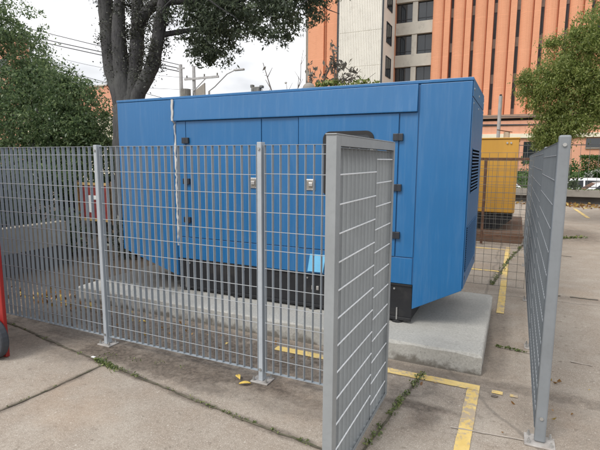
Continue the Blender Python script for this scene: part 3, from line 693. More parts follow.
# ------------------------------------------------------------------ cars
def car(name, label, x, y, flip=1, z=-.72):
    """small hatchback, nose towards -X when flip = 1; x is the foot of the windscreen"""
    t = thing(name, label, 'car', (x, y, z), 'white cars parked along the street')
    def X(u): return x+u*flip
    lo = [(-1.15, .20), (-1.18, .55), (-1.08, .72), (-.9, .80), (0, .95), (2.75, .98), (2.92, .80), (2.95, .45), (2.9, .2)]
    MB().prism([(X(u), z+v) for u, v in lo], y-.84, y+.84, 'XZ').obj('body', WPAINT, t, bevel=.08, smooth=True, seg=3)
    vs = []; prof = [(.02, .945, .78), (.62, 1.40, .60), (1.0, 1.46, .58), (2.0, 1.46, .58), (2.35, 1.38, .60), (2.80, .975, .77)]
    for u, v, hw in prof: vs += [(X(u), y-hw, z+v), (X(u), y+hw, z+v)]
    # cabin shell: roof and pillars
    m = MB(); n = len(prof); fs = [(2*i, 2*i+1, 2*i+3, 2*i+2) for i in range(n-1)]+[tuple(2*i for i in range(n)), tuple(2*i+1 for i in range(n-1, -1, -1)), (0, 1, 2*n-1, 2*n-2)]
    m.add(vs, fs); m.obj('cabin', WPAINT, t, bevel=.03)
    for s_ in (-1, 1):
        for q in ([(.42, .995), (.74, 1.32), (1.22, 1.345), (1.22, .995)], [(1.30, .995), (1.30, 1.345), (1.95, 1.345), (2.22, 1.27), (2.42, .995)]):
            def hw(v): return .77-(v-.975)/(1.46-.975)*.19+.006
            g = MB().add([(X(u), y+s_*hw(v), z+v) for u, v in q]+[(X(u), y+s_*(hw(v)+.004), z+v) for u, v in q], [(0, 1, 2, 3), (7, 6, 5, 4), (0, 4, 5, 1), (1, 5, 6, 2), (2, 6, 7, 3), (3, 7, 4, 0)])
            g.obj('side_window', CGLASS, t)
        hl = MB().box(X(-1.13)-.05, X(-1.13)+.05, y+s_*.62-.16, y+s_*.62+.16, z+.58, z+.72).obj('headlight', LAMPG, t, bevel=.02)
        MB().box(X(2.90)-.05, X(2.90)+.05, y+s_*.66-.1, y+s_*.66+.1, z+.62, z+.85).obj('tail_light', REDL, t, bevel=.02)
        for u in (-.55, 2.1):
            wh = MB().tube([(X(u), y+s_*.66, z+.30), (X(u), y+s_*.86, z+.30)], .30, 18).obj('wheel', TYRE, t, bevel=.03)
            MB().tube([(X(u), y+s_*.8605, z+.30), (X(u), y+s_*.872, z+.30)], .18, 12).obj('rim', RIM, wh)
        MB().box(X(.42)-.06, X(.42)+.06, y+s_*.92-.08, y+s_*.92+.08, z+.98, z+1.09).obj('mirror', WPAINT, t, bevel=.02)
    g = [(.10, .70, 1.02), (.60, .575, 1.375)]
    MB().add([(X(u)-.012*flip, y+s_*hw_, z+v+.012) for u, hw_, v in g for s_ in (-1, 1)], [(0, 1, 3, 2)]).obj('windscreen', CGLASS, t)
    g = [(2.40, .58, 1.35), (2.74, .72, 1.04)]
    MB().add([(X(u)+.015*flip, y+s_*hw_, z+v+.012) for u, hw_, v in g for s_ in (-1, 1)], [(0, 1, 3, 2)]).obj('rear_window', CGLASS, t)
    return t
car('car', 'white car nearest behind the low wall at the right edge, roof and dark windows showing', 2.42, 23.6)
car('car', 'white car farther back whose pale roof shows right of the big post', 1.9, 28.6)
car('car', 'white car seen through the gap between yellow generator and right fence', .35, 26.0, -1)

# ------------------------------------------------------------------ office tower
tw = thing('office_tower', 'tall orange brick office tower with ribbed columns and pale concrete panel', 'building', (-6, 50, 0))
TY = 45.5; TZ0, TZ1 = 5.45, 27.5
pitch = 1.845; x0 = -8.05
for k in range(11):
    x = x0+k*pitch; P = [(x, TY+1.6)]
    for i in range(9):
        t = math.pi*(1-i/8); P.append((x+.52+.52*math.cos(t), TY+.42-.42*math.sin(t)))
    P += [(x+1.06, TY+.34), (x+1.08, TY+.10), (x+1.57, TY+.10), (x+1.57, TY+1.6)]
    MB().prism(P, TZ0+.002*(k % 2), TZ1, 'XY').obj('brick_column', ORANGE, tw)
    s_ = MB().box(x+1.571, x+pitch-.001, TY+.95, TY+1.0, TZ0, TZ1).obj('slot_window', SGLASS, tw)
    for i in range(7): MB().box(x+1.572, x+pitch-.002, TY+.90, TY+.949, TZ0+i*3.07, TZ0+i*3.07+.8).obj('sill', BUFF_D, s_)
    MB().box(x+1.69, x+1.72, TY+.91, TY+.9485, TZ0+.81, TZ1).obj('mullion', PLASTIC, s_)
xe = x0+11*pitch
MB().box(-20.6, xe, TY+1.6, TY+14, 5.4, TZ1-.01).obj('core_wall', ORANGE, tw)
# window bay
WY = 50.0; FH = 3.30; ZB = 14.02
m = MB().box(-12.0, -8.055, TY+1.0, TY+1.5995, 5.46, TZ1); 
for i in range(-3, 4):
    z = 14.62+(i)*2.96
    MB().box(-11.55, -8.06, TY+.55, TY+.999, z-1.12, z).obj('spandrel', BUFF_D, tw, bevel=.02)
    # dark glazing between spandrels
    gw = MB().box(-11.55, -8.06, TY+.93, TY+.985, z, z+1.84).obj('window', GLASS, tw)
    MB().box(-9.98, -9.50, TY+.62, TY+.929, z+.001, z+1.839).obj('pier', BUFF_D, gw)
    f = MB()
    f.box(-8.78, -8.74, TY+.88, TY+.9295, z, z+1.84); f.box(-11.55, -9.985, TY+.88, TY+.928, z+.35, z+.39); f.box(-9.495, -8.781, TY+.88, TY+.928, z+.35, z+.39); f.box(-8.739, -8.06, TY+.88, TY+.928, z+.35, z+.39)
    f.obj('window_frame', PLASTIC, gw)
m.obj('bay_wall', DARKWALL, tw)
MB().box(-12.05, -11.56, TY+.35, TY+1.599, 5.46, TZ1).obj('brick_pier', ORANGE, tw)
# pale ribbed panel block standing forward
PYF = 41.9; PX0, PX1 = -15.85, -11.57
blk = MB().box(PX0, PX1, PYF, TY+1.599, 5.47, TZ1-.02).obj('panel_block', BUFF, tw)
m = MB(); nr = 26
for fl in range(-1, 6):
    zb = 5.55+fl*3.05+1.5
    for i in range(nr):
        x = PX0+.12+(PX1-PX0-.24)*i/nr; wdt = (PX1-PX0-.24)/nr
        m.box(x+wdt*.18, x+wdt*.82, PYF-.05, PYF-.001, zb+.03, zb+3.02)
m.obj('panel_ribs', BUFF, blk)
for x in (PX0-.10, PX1-.16):
    MB().box(x, x+.13, PYF-.12, PYF-.0515, 5.5, TZ1).obj('downpipe', PLASTIC, blk)
for i in range(-2, 4):
    z = 12.30+i*2.96
    wn_ = MB().box(PX1+.001, PX1+.02, 42.9, 44.5, z, z+1.65).obj('window', GLASS, blk)
    f = MB().box(PX1+.001, PX1+.06, 42.80, 42.895, z-.08, z+1.73); f.box(PX1+.001, PX1+.06, 44.505, 44.6, z-.08, z+1.73); f.box(PX1+.001, PX1+.06, 42.896, 44.504, z-.08, z-.001); f.box(PX1+.001, PX1+.06, 42.896, 44.504, z+1.651, z+1.73)
    f.box(PX1+.021, PX1+.04, 43.66, 43.72, z, z+1.65); f.obj('frame', PLASTIC, wn_)
# brick pair at the left end
for xa, xb in ((-18.98, -17.35), (-17.05, -15.98)):
    MB().box(xa, xb, 42.0, TY+1.599, 5.47, TZ1-.03).obj('brick_column', ORANGE, tw, bevel=.03)
MB().prism([(-17.349, 42.25), (-17.2, 41.85), (-17.051, 42.25), (-17.051, 44), (-17.349, 44)], 5.48, TZ1-.05, 'XY').obj('brick_rib', ORANGE, tw)
MB().box(-19.25, -18.985, 42.1, TY+1.598, 5.48, TZ1-.04).obj('corner_trim', BEAM, tw)
# podium
SLABM = mat_concrete('brown_slab_edge', (.34, .22, .16), .1, (.2, .14, .11))
MB().box(-26, 46, 43.2, 60, .5, 4.95).obj('podium', ORANGE_L, tw)
MB().box(-26.1, 46.1, 43.0, 60, 5.15, 5.449).obj('podium_slab', SLABM, tw); MB().box(-26, 46, 43.6, 59, 4.9505, 5.149).obj('podium_recess', DARKWALL, tw)
MB().box(-26.05, 46.05, 43.0, 43.199, 3.50, 3.86).obj('cream_band', CREAM, tw, bevel=.02)
MB().box(-26.05, 46.05, 43.12, 43.199, 4.55, 4.60).obj('cable_duct', PLASTIC, tw)
for i in range(18):
    x = 4.75+i*2.2
    pw = MB().box(x, x+2.16, 43.15, 43.199, 2.72, 3.42).obj('window', GLASS, tw)
    MB().box(x+2.0, x+2.16, 43.05, 43.149, 2.68, 3.46).obj('mullion', DARKWALL, pw)
    MB().box(x-.02, x+1.99, 43.08, 43.149, 2.60, 2.70).obj('sill', BEAM, pw)
for i in range(12):
    x = -25+i*2.3; pw = MB().box(x, x+1.8, 43.15, 43.199, 1.4, 3.2).obj('window', GLASS, tw); MB().box(x+.87, x+.93, 43.12, 43.149, 1.4, 3.2).obj('mullion', PLASTIC, pw)

# hedge, flowers, lawn shrubs before the tower
def hedge(name, label, cat, x0, x1, y0, y1, z0, z1, n, size, mat, group=None):
    t = thing(name, label, cat, ((x0+x1)/2, (y0+y1)/2, z0), group)
    C = np.column_stack([RNG.uniform(x0, x1, n), RNG.uniform(y0, y1, n), RNG.uniform(z0, z1, n)])
    f = RNG.integers(0, 3, n); C[f == 0, 1] = y0+RNG.normal(0, .05, (f == 0).sum()); C[f == 1, 2] = z1+RNG.normal(0, .05, (f == 1).sum())
    leaves_mesh('foliage', C, size, mat, t)
    m = MB()
    for i in range(int((x1-x0)/1.2)+1):
        x = x0+.3+i*1.2; m.tube(wob((x, (y0+y1)/2, z0-.05), (x+.1, (y0+y1)/2, z1-.3), 4, .08), .03, 5)
    m.obj('stems', TWIG, t); return t
hedge('hedge', 'clipped green hedge before the orange brick wall at right', 'hedge', 4.05, 12, 38.4, 39.8, .5, 1.95, 16000, .13, LEAF_H)
fb = thing('flowering_shrub', 'low shrub covered in white flowers before the clipped hedge', 'shrub', (4.9, 37.6, .4))
bl = blob_points([(4.35, 37.6, .62, .5, .35, .25, 60), (5.2, 37.5, .75, .7, .4, .32, 90), (6.4, 37.5, .7, .8, .4, .3, 90)], .10, 16)
leaves_mesh('foliage', bl, .12, LEAF_H, fb)
leaves_mesh('flowers', blob_points([(4.45, 37.3, .68, .4, .2, .2, 14), (5.2, 37.1, .98, .6, .25, .2, 26), (6.3, 37.1, .9, .7, .3, .2, 26)], .05, 8), .11, FLOWER, fb)
MB().tube([(5, 37.6, .3), (5, 37.6, .7)], .03, 5).obj('stem', TWIG, fb)
C = np.column_stack([RNG.uniform(-8, 16, 12000), RNG.uniform(33.3, 38, 12000), np.zeros(12000)]); C[:, 2] = -.55+(C[:, 1]-33.2)*1.33/6.8+.06
stuff(leaves_mesh('bank_grass', C, .22, LEAF_H, aspect=.2, droop=-1.2), 'bright green grass on the bank behind the parked cars', 'grass')

# ------------------------------------------------------------------ trees
# big tree behind the generator
bt = thing('tree', 'big dark tree with several upright limbs behind the blue generator', 'tree', (-6.05, 6.25, 0))
def limb(m, pts, r0, r1, seg=12, sub=4, amp=.02):
    P = []
    for a, b in zip(pts[:-1], pts[1:]):
        a, b = Vector(a), Vector(b); P += [a.lerp(b, i/sub)+Vector([random.uniform(-amp, amp) for _ in range(3)])*(1 if i else .3) for i in range(sub)]
    P.append(Vector(pts[-1])); n = len(P)
    # smooth the path
    for _ in range(2): P = [P[0]]+[(P[i-1]+P[i]*2+P[i+1])/4 for i in range(1, n-1)]+[P[-1]]
    m.tube(P, [(r0+(r1-r0)*i/(n-1))*(1+random.uniform(-.06, .06)) for i in range(n)], seg); return P
m = MB(); TR = []
TR.append(limb(m, [(-6.22, 6.25, -.1), (-6.22, 6.25, 1.2), (-6.22, 6.24, 2.1), (-6.22, 6.22, 2.5)], .37, .30, 16))
limb(m, [(-6.22, 6.22, 2.44), (-6.20, 6.22, 2.7), (-6.17, 6.22, 3.0)], .298, .06, 16)
TR.append(limb(m, [(-6.30, 6.22, 1.9), (-6.36, 6.2, 2.6), (-6.57, 6.2, 3.15), (-6.62, 6.2, 3.57), (-6.59, 6.15, 3.99), (-6.55, 6.1, 4.4), (-6.6, 6.1, 5.6)], .18, .105))
TR.append(limb(m, [(-6.22, 6.15, 1.9), (-6.25, 6.15, 2.6), (-6.30, 6.15, 3.13), (-6.29, 6.1, 3.54), (-6.27, 6.1, 3.95), (-6.22, 6.1, 4.3), (-6.15, 6.2, 5.6)], .18, .075))
TR.append(limb(m, [(-6.17, 6.22, 1.9), (-6.13, 6.2, 2.6), (-6.03, 6.2, 3.15), (-5.98, 6.2, 3.59), (-5.95, 6.2, 3.99), (-5.92, 6.2, 4.3), (-5.78, 6.3, 5.6)], .135, .088))
TR.append(limb(m, [(-6.12, 6.2, 2.1), (-5.99, 6.15, 2.60), (-5.75, 6.1, 2.88), (-5.55, 6.1, 3.14), (-5.43, 6.1, 3.54), (-5.36, 6.1, 3.85), (-5.23, 6.1, 4.2), (-5.0, 6.2, 5.2)], .125, .088))
TR.append(limb(m, [(-5.89, 6.2, 3.85), (-5.75, 6.2, 4.02), (-5.5, 6.2, 4.14), (-5.2, 6.3, 4.3), (-4.7, 6.3, 4.6)], .10, .06))
TR.append(limb(m, [(-5.35, 6.1, 4.1), (-4.8, 6.3, 4.1), (-4.2, 6.4, 4.0), (-3.4, 6.5, 4.2), (-2.6, 6.5, 4.4)], .07, .02, 8))
TR.append(limb(m, [(-5.4, 6.1, 3.6), (-5.0, 6.4, 3.7), (-4.6, 6.7, 3.7), (-4.1, 6.9, 3.75)], .05, .015, 8))
TR.append(limb(m, [(-4.7, 6.3, 4.6), (-3.8, 6.2, 4.9), (-2.8, 6.2, 4.8), (-1.9, 6.4, 4.5)], .08, .02, 8))
for _ in range(26):
    a = Vector((random.uniform(-5.2, -2.6), random.uniform(5.8, 7.2), random.uniform(4.0, 4.7))); b = a+Vector((random.uniform(-.4, .7), random.uniform(-.6, .6), random.uniform(-.7, .1)))
    m.tube(wob(a, b, 4, .05), [.018, .015, .012, .008, .004], 5)
m.obj('trunk', BARK, bt, smooth=True)
C = []
for P in TR[1:6]:
    for p in P:
        n = 0 if p[2] < 2.9 else random.choice((0, 120, 220, 320)); e_ = RNG.normal(size=3)*.06; c = np.array(p)+e_+RNG.normal(size=(n, 3))*np.array([.085, .08, .075]); C.append(c)
leaves_mesh('epiphytes', np.concatenate(C), .036, LEAF_E, bt, aspect=.5)
crown = [(-4.72, 6.5, 3.78, .55, .8, .55, 150), (-4.75, 6.4, 4.35, .6, .8, .5, 110), (-4.15, 6.5, 3.85, .55, .7, .45, 110), (-3.5, 6.5, 3.92, .58, .7, .5, 115),
         (-2.95, 6.5, 4.08, .48, .65, .45, 85), (-3.8, 6.4, 4.55, 1.0, .8, .5, 130), (-2.4, 6.4, 4.22, .40, .6, .34, 55), (-2.75, 6.3, 4.75, .8, .8, .45, 90), (-5.3, 6.9, 3.70, .18, .4, .3, 18),
         (-4.75, 6.6, 3.32, .34, .4, .22, 40), (-3.45, 6.4, 3.5, .28, .3, .2, 18), (-2.0, 6.3, 4.28, .35, .5, .28, 38),
         (-5.5, 6.3, 6.2, 1.6, 1.6, 1.0, 240), (-3.6, 6.4, 5.6, 1.6, 1.4, .8, 260), (-7.0, 6.2, 6.4, 1.2, 1.3, .9, 140)]
leaves_mesh('crown', blob_points([(a, b, c, d, e, f, int(n*1.05)) for a, b, c, d, e, f, n in crown], .056, 34, .1), .060, LEAF_A, bt, droop=.7, aspect=.36)

lt = thing('tree', 'dense dark green tree at the left edge behind the fence', 'tree', (-9.3, 7.4, 0))
m = MB(); 
for a in range(5):
    an = a*1.3; limb(m, [(-9.5, 7.4, -.05), (-9.5+.2*math.cos(an), 7.4+.2*math.sin(an), 1.1), (-9.6+.7*math.cos(an), 7.4+.6*math.sin(an), 2.1), (-9.9+.9*math.cos(an), 7.4+.7*math.sin(an), 2.7)], .12, .02, 8)
m.obj('trunk', BARK, lt, smooth=True)
lcrown = [(-11.35, 7.4, 4.4, 1.0, 1.2, 1.05, 250), (-11.3, 7.4, 3.0, 1.5, 1.4, 1.1, 330), (-10.0, 7.3, 2.9, 1.1, 1.2, .95, 330), (-9.0, 7.2, 2.45, .85, 1.0, .85, 300), (-9.6, 7.1, 1.7, 1.2, 1.1, .9, 300),
          (-8.35, 7.2, 2.05, .45, .7, .6, 130), (-11.5, 7.0, 1.6, 1.3, 1.2, .9, 250), (-10.6, 7.5, 3.65, .50, .7, .42, 90), (-9.25, 7.3, 3.2, .4, .5, .4, 60), (-12.2, 7.4, 5.0, 1.0, 1.2, .8, 120), (-8.5, 6.6, 1.2, .6, .7, .5, 120)]
leaves_mesh('crown', blob_points([(a, b, c, d, e, f, int(n*1.0)) for a, b, c, d, e, f, n in lcrown], .08, 34, .15), .07, LEAF_B, lt, droop=.35, aspect=.45)

rtree = thing('tree', 'bright green leafy tree overhanging the yard at the right edge', 'tree', (3.6, 13.2, 0))
m = MB(); limb(m, [(3.9, 13.2, -.05), (3.8, 13.2, 1.5), (3.6, 13.2, 2.6)], .22, .17, 12)
for e in ((.6, 13, 3.6), (1.4, 12.6, 4.6), (2.4, 13.4, 5.4), (1.0, 13.4, 2.6), (3.6, 14.2, 5.6), (5.2, 13.2, 5.0)):
    limb(m, [(3.6, 13.2, 2.3), (3.6*.6+e[0]*.4, 13.2, 2.5*.4+e[2]*.6), e], .10, .02, 8)
m.obj('trunk', BARK, rtree, smooth=True)
rcrown = [(.35, 13, 3.35, .48, .6, .48, 150), (.85, 13, 3.75, .60, .7, .55, 200), (1.35, 13, 4.4, .55, .8, .60, 200), (.75, 13, 2.75, .45, .6, .60, 150), (1.4, 13, 3.3, .7, .8, .7, 230), (1.75, 13, 2.85, .65, .7, .42, 150), (.52, 13, 2.22, .26, .4, .34, 60),
          (2.0, 13.2, 5.2, .75, 1, .7, 220), (2.6, 13.2, 4.0, 1.0, 1.1, 1.0, 320), (3.4, 13.2, 5.2, 1.2, 1.2, .9, 260), (4.6, 13.2, 4.2, 1.2, 1.2, 1.0, 220), (3.3, 13.2, 2.9, 1.0, 1, .6, 160), (.55, 12.9, 4.38, .30, .25, .07, 22), (1.0, 12.9, 4.55, .15, .25, .10, 14), (.02, 12.9, 3.62, .2, .3, .18, 22)]
leaves_mesh('crown', blob_points([(a, b, c, d, e, f, int(n*1.2)) for a, b, c, d, e, f, n in rcrown+[(.75, 12.9, 2.2, .35, .4, .35, 90)]+[(2.3, 13, 2.85, .8, .7, .42, 190), (1.2, 12.8, 2.45, .4, .5, .3, 70)]], .085, 34, 0.), .066, LEAF_C, rtree, droop=1.1, aspect=.34)

# undergrowth behind the left wall
def shrub(label, x, y, z, r, n, size, mat, name='shrub', cat='shrub'):
    t = thing(name, label, cat, (x, y, 0))
    leaves_mesh('foliage', blob_points([(x, y, z, r[0], r[1], r[2], n)], .09, 18, .3), size, mat, t)
    m = MB()
    for k in range(4): m.tube(wob((x+random.uniform(-.1, .1), y+random.uniform(-.1, .1), -.01), (x+random.uniform(-.5, .5)*r[0], y+random.uniform(-.5, .5)*r[1], z+.4*r[2]), 4, .05), .02, 5)
    m.obj('stems', TWIG, t); return t
shrub('dark shrub directly behind the left end of the low beige wall', -7.6, 4.3, .9, (.8, .8, .75), 260, .10, LEAF_A)
shrub('dark shrub behind the red noticeboard', -9.0, 8.4, .8, (.9, .6, .8), 220, .11, LEAF_A)
shrub('green shrub between the noticeboard and the big tree trunk', -7.35, 7.7, 1.1, (.55, .6, .7), 150, .10, LEAF_B)
shrub('dark low shrub left of the noticeboard', -8.9, 5.7, .75, (.9, .7, .75), 260, .10, LEAF_A)
shrub('dark bush low beside the beige wall end', -6.75, 5.15, .35, (.4, .35, .38), 90, .08, LEAF_A)
shrub('pale green shrub seen between the rusty gate and right fence', 1.2, 22.2, .9, (1.2, .5, 1.1), 160, .13, LEAF_H)
shrub('dark shrub at the base of the big tree trunk', -5.6, 5.55, .35, (.32, .25, .32), 60, .09, LEAF_E)

# climbing plant and bare twigs that stand up behind the generator roof
vn = thing('vine', 'grey leafed vine with green sprouts rising behind the generator roof', 'vine', (-2.4, 6.0, 0))
m = MB(); vp = []
for pts in ([(-2.5, 6, .0), (-2.45, 6, 1.5), (-2.55, 6, 2.5), (-2.35, 6, 2.95), (-2.1, 6, 2.78)], [(-2.4, 6, 1.5), (-2.6, 6, 2.4), (-2.68, 6, 2.85)], [(-2.35, 6, 1.6), (-2.3, 6, 2.5), (-2.35, 6, 3.05)],
            [(-2.45, 6, 2.3), (-2.25, 6, 2.6), (-2.05, 6, 2.72)]):
    vp.append(limb(m, pts, .022, .006, 6, 4, .03))
m.obj('stems', TWIG, vn)
C = np.concatenate([np.array(p)+RNG.normal(size=(14, 3))*np.array([.04, .04, .05]) for P in vp for p in P if p.z > 2.3])
leaves_mesh('leaves', C, .065, LEAF_V, vn, droop=1.2)
leaves_mesh('sprouts', blob_points([(-2.35, 5.95, 2.58, .22, .12, .07, 24), (-2.0, 5.95, 2.56, .28, .1, .06, 16)], .03, 12), .06, LEAF_Y, vn)
tg = thing('bare_shrub', 'bare dry twigs fanning up left of the vine behind the roof', 'shrub', (-3.0, 6.0, 0))
m = MB(); m.tube(wob((-3.0, 6, -.01), (-3.0, 6, 1.9), 5, .03), [.04, .038, .034, .03, .026, .022], 6)
for e, rr in (((-3.42, 6, 2.98), .014), ((-3.44, 6, 2.62), .010), ((-3.05, 6, 2.70), .008), ((-2.85, 6, 2.75), .010), ((-2.78, 6, 3.1), .008), ((-2.62, 6, 2.78), .008), ((-1.95, 6, 2.78), .008), ((-1.75, 6, 2.72), .007), ((-2.2, 6, 2.72), .007)):
    P = wob((-3.0, 6, 1.85), e, 6, .03); m.tube(P, [rr*(1.3-.16*i) for i in range(7)], 5)
    q = P[4]; m.tube([q, q+Vector((-.10, .02, .14))], [rr*.5, rr*.25], 4); q = P[5]; m.tube([q, q+Vector((.08, .0, .13))], [rr*.5, rr*.25], 4)
m.obj('twigs', TWIG, tg)
leaves_mesh('dry_leaves', np.array([(-3.40, 6, 2.9), (-3.42, 6, 2.85), (-3.38, 6, 2.8), (-3.05, 6, 2.68), (-2.63, 6, 2.76), (-2.6, 6, 2.72), (-1.95, 6, 2.75), (-1.97, 6, 2.7)]), .06, LEAF_V, tg)

# ------------------------------------------------------------------ left boundary
bw = thing('boundary_wall', 'low beige and grey wall behind the left fence panel', 'wall', (-6.2, 4, 0))
MB().box(-6.34, -6.2, -3, 4.78, .002, .30).obj('wall_base', DARKWALL, bw); MB().box(-6.34, -6.185, -3, 4.78, .3005, .66).obj('wall_top', mat_concrete('beige_wall', (.30, .27, .21), .2, (.12, .11, .085), .7), bw, bevel=.01)
bw2 = thing('kerb_wall', 'dark low kerb wall running behind the big tree', 'wall', (-6.9, 8.5, 0))
MB().box(-9.9, -4.9, 8.9, 9.05, .002, .42).obj('kerb', DARKWALL, bw2, bevel=.01)
nb = thing('noticeboard', 'red noticeboard with yellow frame and white lettering left of the generator', 'sign', (-7.95, 6.5, 0))
bx0, bx1, by, bz0, bz1 = -7.98, -7.20, 6.5, .42, 1.08
MB().box(bx0, bx1, by, by+.03, bz0, bz1).obj('panel', BRED, nb)
m = MB().box(bx0-.035, bx0-.001, by-.02, by+.04, bz0-.05, bz1+.05); m.box(bx1+.001, bx1+.035, by-.02, by+.04, bz0-.05, bz1+.05); m.box(bx0, bx1, by-.02, by+.04, bz1+.001, bz1+.05); m.box(bx0, bx1, by-.02, by+.04, bz0-.05, bz0-.001)
m.obj('frame', BYEL, nb)
m = MB().box(bx0+.27, bx0+.33, by-.006, by-.001, bz0+.12, bz0+.46); m.box(bx0+.36, bx0+.50, by-.006, by-.001, bz0+.38, bz0+.46); m.box(bx0+.52, bx0+.59, by-.006, by-.001, bz0+.30, bz1-.04); m.box(bx0+.64, bx0+.70, by-.006, by-.001, bz0+.12, bz1-.1)
m.obj('lettering', BWHITE, nb)
for x in (-8.06, -7.12): MB().box(x-.035, x+.035, by+.041, by+.10, 0, 1.16).obj('post', WOOD, nb)
ys = thing('yellow_sign', 'small lime yellow sign showing under the left tree', 'sign', (-10.9, 11.5, 0))
MB().box(-11.28, -10.5, 11.5, 11.53, 1.88, 2.18).obj('panel', YSIGN, ys); MB().tube([(-10.9, 11.56, 0), (-10.9, 11.56, 2.1)], .03, 8).obj('pole', POLE, ys)

# red trolley at the left edge, mostly out of frame
rc = thing('red_trolley', 'red steel trolley with dark wheel at the left edge', 'trolley', (-4.1, 2.3, 0))
MB().box(-4.72, -3.645, 2.19, 2.222, .005, 1.75).obj('side_plate', RED, rc, bevel=.006)
MB().box(-4.70, -4.30, 2.2225, 2.55, .20, 1.30).obj('bin', RED, rc, bevel=.02)
wl = MB().tube([(-3.735, 2.115, .165), (-3.735, 2.185, .165)], .165, 28).obj('wheel', mat_simple('wheel_grey', (.045, .05, .06), .7), rc, bevel=.015); MB().tube([(-3.735, 2.105, .165), (-3.735, 2.1145, .165)], .06, 14).obj('hub', RED, wl)
MB().tube([(-3.72, 2.18, .80), (-3.69, 2.14, .80), (-3.69, 2.14, .74), (-3.72, 2.18, .72)], .010, 8).obj('handle', RED, rc)

# ------------------------------------------------------------------ street poles and cables
def upole(label, x, y, h, r):
    t = thing('utility_pole', label, 'pole', (x, y, -.9), 'utility poles'); MB().tube([(x, y, -1), (x, y, h)], [r*1.2, r*.85], 10).obj('pole', POLE, t); return t
p1 = upole('taller grey utility pole left of the transformer', -20.45, 25, 7.75, .14)
m = MB().box(-20.75, -20.15, 24.95, 25.05, 7.45, 7.55); m.obj('crossarm', POLE, p1)
p2 = upole('utility pole with long crossarm and transformer behind the tree', -19.55, 25.2, 7.6, .13)
MB().box(-20.2, -17.5, 25.0, 25.1, 6.72, 6.86).obj('crossarm', POLE, p2); MB().tube([(-19.5, 25.05, 6.0), (-18.5, 25.05, 6.75)], .035, 6).obj('brace', POLE, p2)
MB().box(-20.3, -18.3, 24.9, 25.1, 5.35, 5.50).obj('platform', POLE, p2); MB().tube([(-19.85, 24.7, 5.51), (-19.85, 24.7, 6.1)], .33, 12).obj('transformer', WIRE, p2)
MB().prism([(-19.2, 5.55), (-18.5, 5.7), (-18.5, 6.45), (-19.2, 6.05)], 24.9, 25.0, 'XZ').obj('sign_panel', BEAM, p2)
for x in (-20.0, -18.6, -17.6): MB().tube([(x, 25.05, 6.86), (x, 25.05, 7.02)], .05, 8).obj('insulator', WIRE, p2)
sl = thing('street_lamp', 'street lamp with long slanting arm right of the transformer', 'street lamp', (-18.9, 26, -.9))
MB().tube([(-18.95, 26, -1), (-18.95, 26, 6.1)], .07, 8).obj('pole', POLE, sl); MB().tube([(-18.95, 26, 6.1), (-18.5, 26, 6.35), (-17.5, 26, 7.1), (-16.95, 26, 7.28)], .038, 8).obj('arm', POLE, sl)
MB().box(-16.95, -16.2, 25.9, 26.1, 7.24, 7.36).obj('lamp_head', POLE, sl, bevel=.03)
s2 = thing('street_lamp', 'small far street lamp just above the generator roof', 'street lamp', (-23.5, 36, -.9))
MB().tube([(-23.5, 36, -1), (-23.5, 36, 6.6), (-23.1, 36, 7.1), (-22.7, 36, 7.3)], .06, 8).obj('pole', POLE, s2); MB().box(-22.7, -22.0, 35.9, 36.1, 7.26, 7.36).obj('lamp_head', POLE, s2)
def cable(label, a, b, sag, r=.028):
    a, b = Vector(a), Vector(b); P = [a.lerp(b, i/14)-Vector((0, 0, sag*4*(i/14)*(1-i/14))) for i in range(15)]
    tag(MB().tube(P, r, 5).obj('overhead_cable', CABLE), label, 'cable', 'overhead street cables')
cable('topmost dark cable of the street lines left of the tree', (-20.5, 25, 7.72), (-50, 25, 15.8), .12)
cable('second dark cable down of the street lines left of the tree', (-20.5, 25, 7.50), (-50, 25, 14.9), .12, .035)
cable('third dark cable down of the street lines left of the tree', (-20.5, 25, 7.30), (-50, 25, 14.6), .12, .035)
cable('lowest thin cable left of the tree, above the brick house', (-20.5, 25, 5.3), (-50, 25, 13.2), .1, .02)
for k in range(3): cable('thin street cable between the tree trunk and the utility poles', (-19.6, 25.2+.1*k, 5.4+.75*k), (-31, 24.5, 6.5+1.2*k), .25, .012)
cable('sagging cable crossing before the brick podium above the yellow generator', (-10, 21.5, 3.45), (12, 21.5, 3.05), .18, .028)
cable('lower cable crossing before the brick podium above the yellow generator', (-10, 21.6, 3.75), (12, 21.6, 3.25), .10, .015)

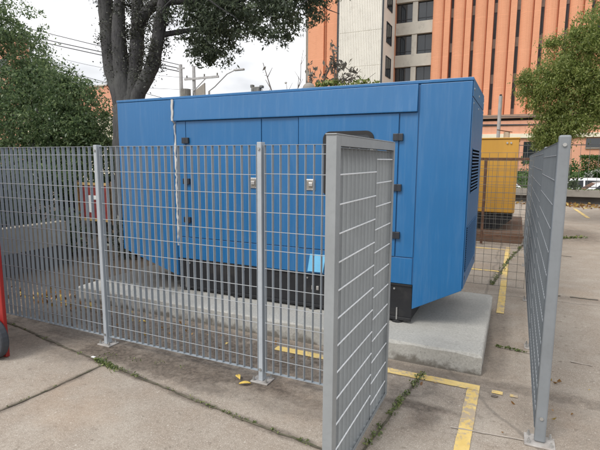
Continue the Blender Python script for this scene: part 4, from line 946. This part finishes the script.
# ------------------------------------------------------------------ far houses at the left
def house(label, x0, x1, y0, y1, h, mat, roof, cat='building'):
    t = thing('house', label, cat, ((x0+x1)/2, y0, -1)); MB().box(x0, x1, y0, y1, -1, h).obj('wall', mat, t)
    MB().box(x0-.1, x1+.1, y0-.1, y1+.1, h+.001, h+.10).obj('roof', roof, t)
    for z in np.arange(1, h-1.8, 3):
        for x in np.arange(x0+.8, x1-1.4, 2.4):
            wi_ = MB().box(x, x+1.2, y0-.03, y0-.001, z, z+1.4).obj('window', GLASS, t); MB().box(x-.08, x+1.28, y0-.12, y0-.031, z-.12, z-.01).obj('sill', CREAM, wi_)
        for y in np.arange(y0+.8, y1-1.4, 2.4):
            wi_ = MB().box(x1+.001, x1+.03, y, y+1.2, z, z+1.4).obj('window', GLASS, t); MB().box(x1+.031, x1+.12, y-.08, y+1.28, z-.12, z-.01).obj('sill', CREAM, wi_)
    return t
house('tall orange brick house glimpsed through the left tree', -58, -44.6, 30.5, 31.6, 13.2, ORANGE_L, BEAM)
house('lower orange brick house left of the tree trunk', -34, -27.2, 25.5, 27, 6.9, ORANGE_L, BUFF_D)
house('low cream house glimpsed under the left tree', -22, -13, 15, 20, 3.3, CREAM, BUFF_D)

# ------------------------------------------------------------------ small litter
def curl_leaf(label, x, y, ang, ln, wd):
    vs, fs = [], []; n = 8
    for i in range(n+1):
        t = i/n; h = .008+.010*math.sin(t*math.pi); u = (t-.5)*ln; bend = .25*ln*(t-.5)**2*4*.3; wv = wd*math.sin(math.pi*min(1, t*.92+.06))
        for s_ in (-1, 0, 1): vs.append((u, s_*wv*.5+bend, h+abs(s_)*.010))
        if i:
            q = 3*i; fs += [(q-3, q-2, q+1, q), (q-2, q-1, q+2, q+1)]
    ca, sa = math.cos(ang), math.sin(ang); vs = [(a*ca-b*sa, a*sa+b*ca, c) for a, b, c in vs]
    o = MB().add(vs, fs).obj('fallen_leaf', YLEAF, smooth=True); o.location = (x, y, 0); md = o.modifiers.new('thickness', 'SOLIDIFY'); md.thickness = .002
    tag(o, label, 'leaf')
curl_leaf('curled yellow leaf farther from the fence post plate', -1.765, 2.70, -.75, .075, .036)
curl_leaf('curled yellow leaf touching the fence post base plate', -1.665, 2.635, .55, .085, .034)
curl_leaf('bright yellow leaf on the dirt behind the front fence', -3.25, 3.28, .3, .07, .03)
o = MB().box(-.018, .018, -.011, .011, .004, .010).obj('paper_scrap', PAPER, bevel=.003); o.location = (-3.02, 2.50, 0); tag(o, 'small white paper scrap on the slab before the left fence post', 'litter')
o = MB().prism([(-.022, -.012), (.010, -.016), (.024, .002), (.006, .014), (-.018, .010)], .004, .008, 'XY').obj('dry_leaf', TWIG); o.location = (-.045, 3.245, 0); tag(o, 'dark dry leaf beside the corner of the yellow line', 'leaf')
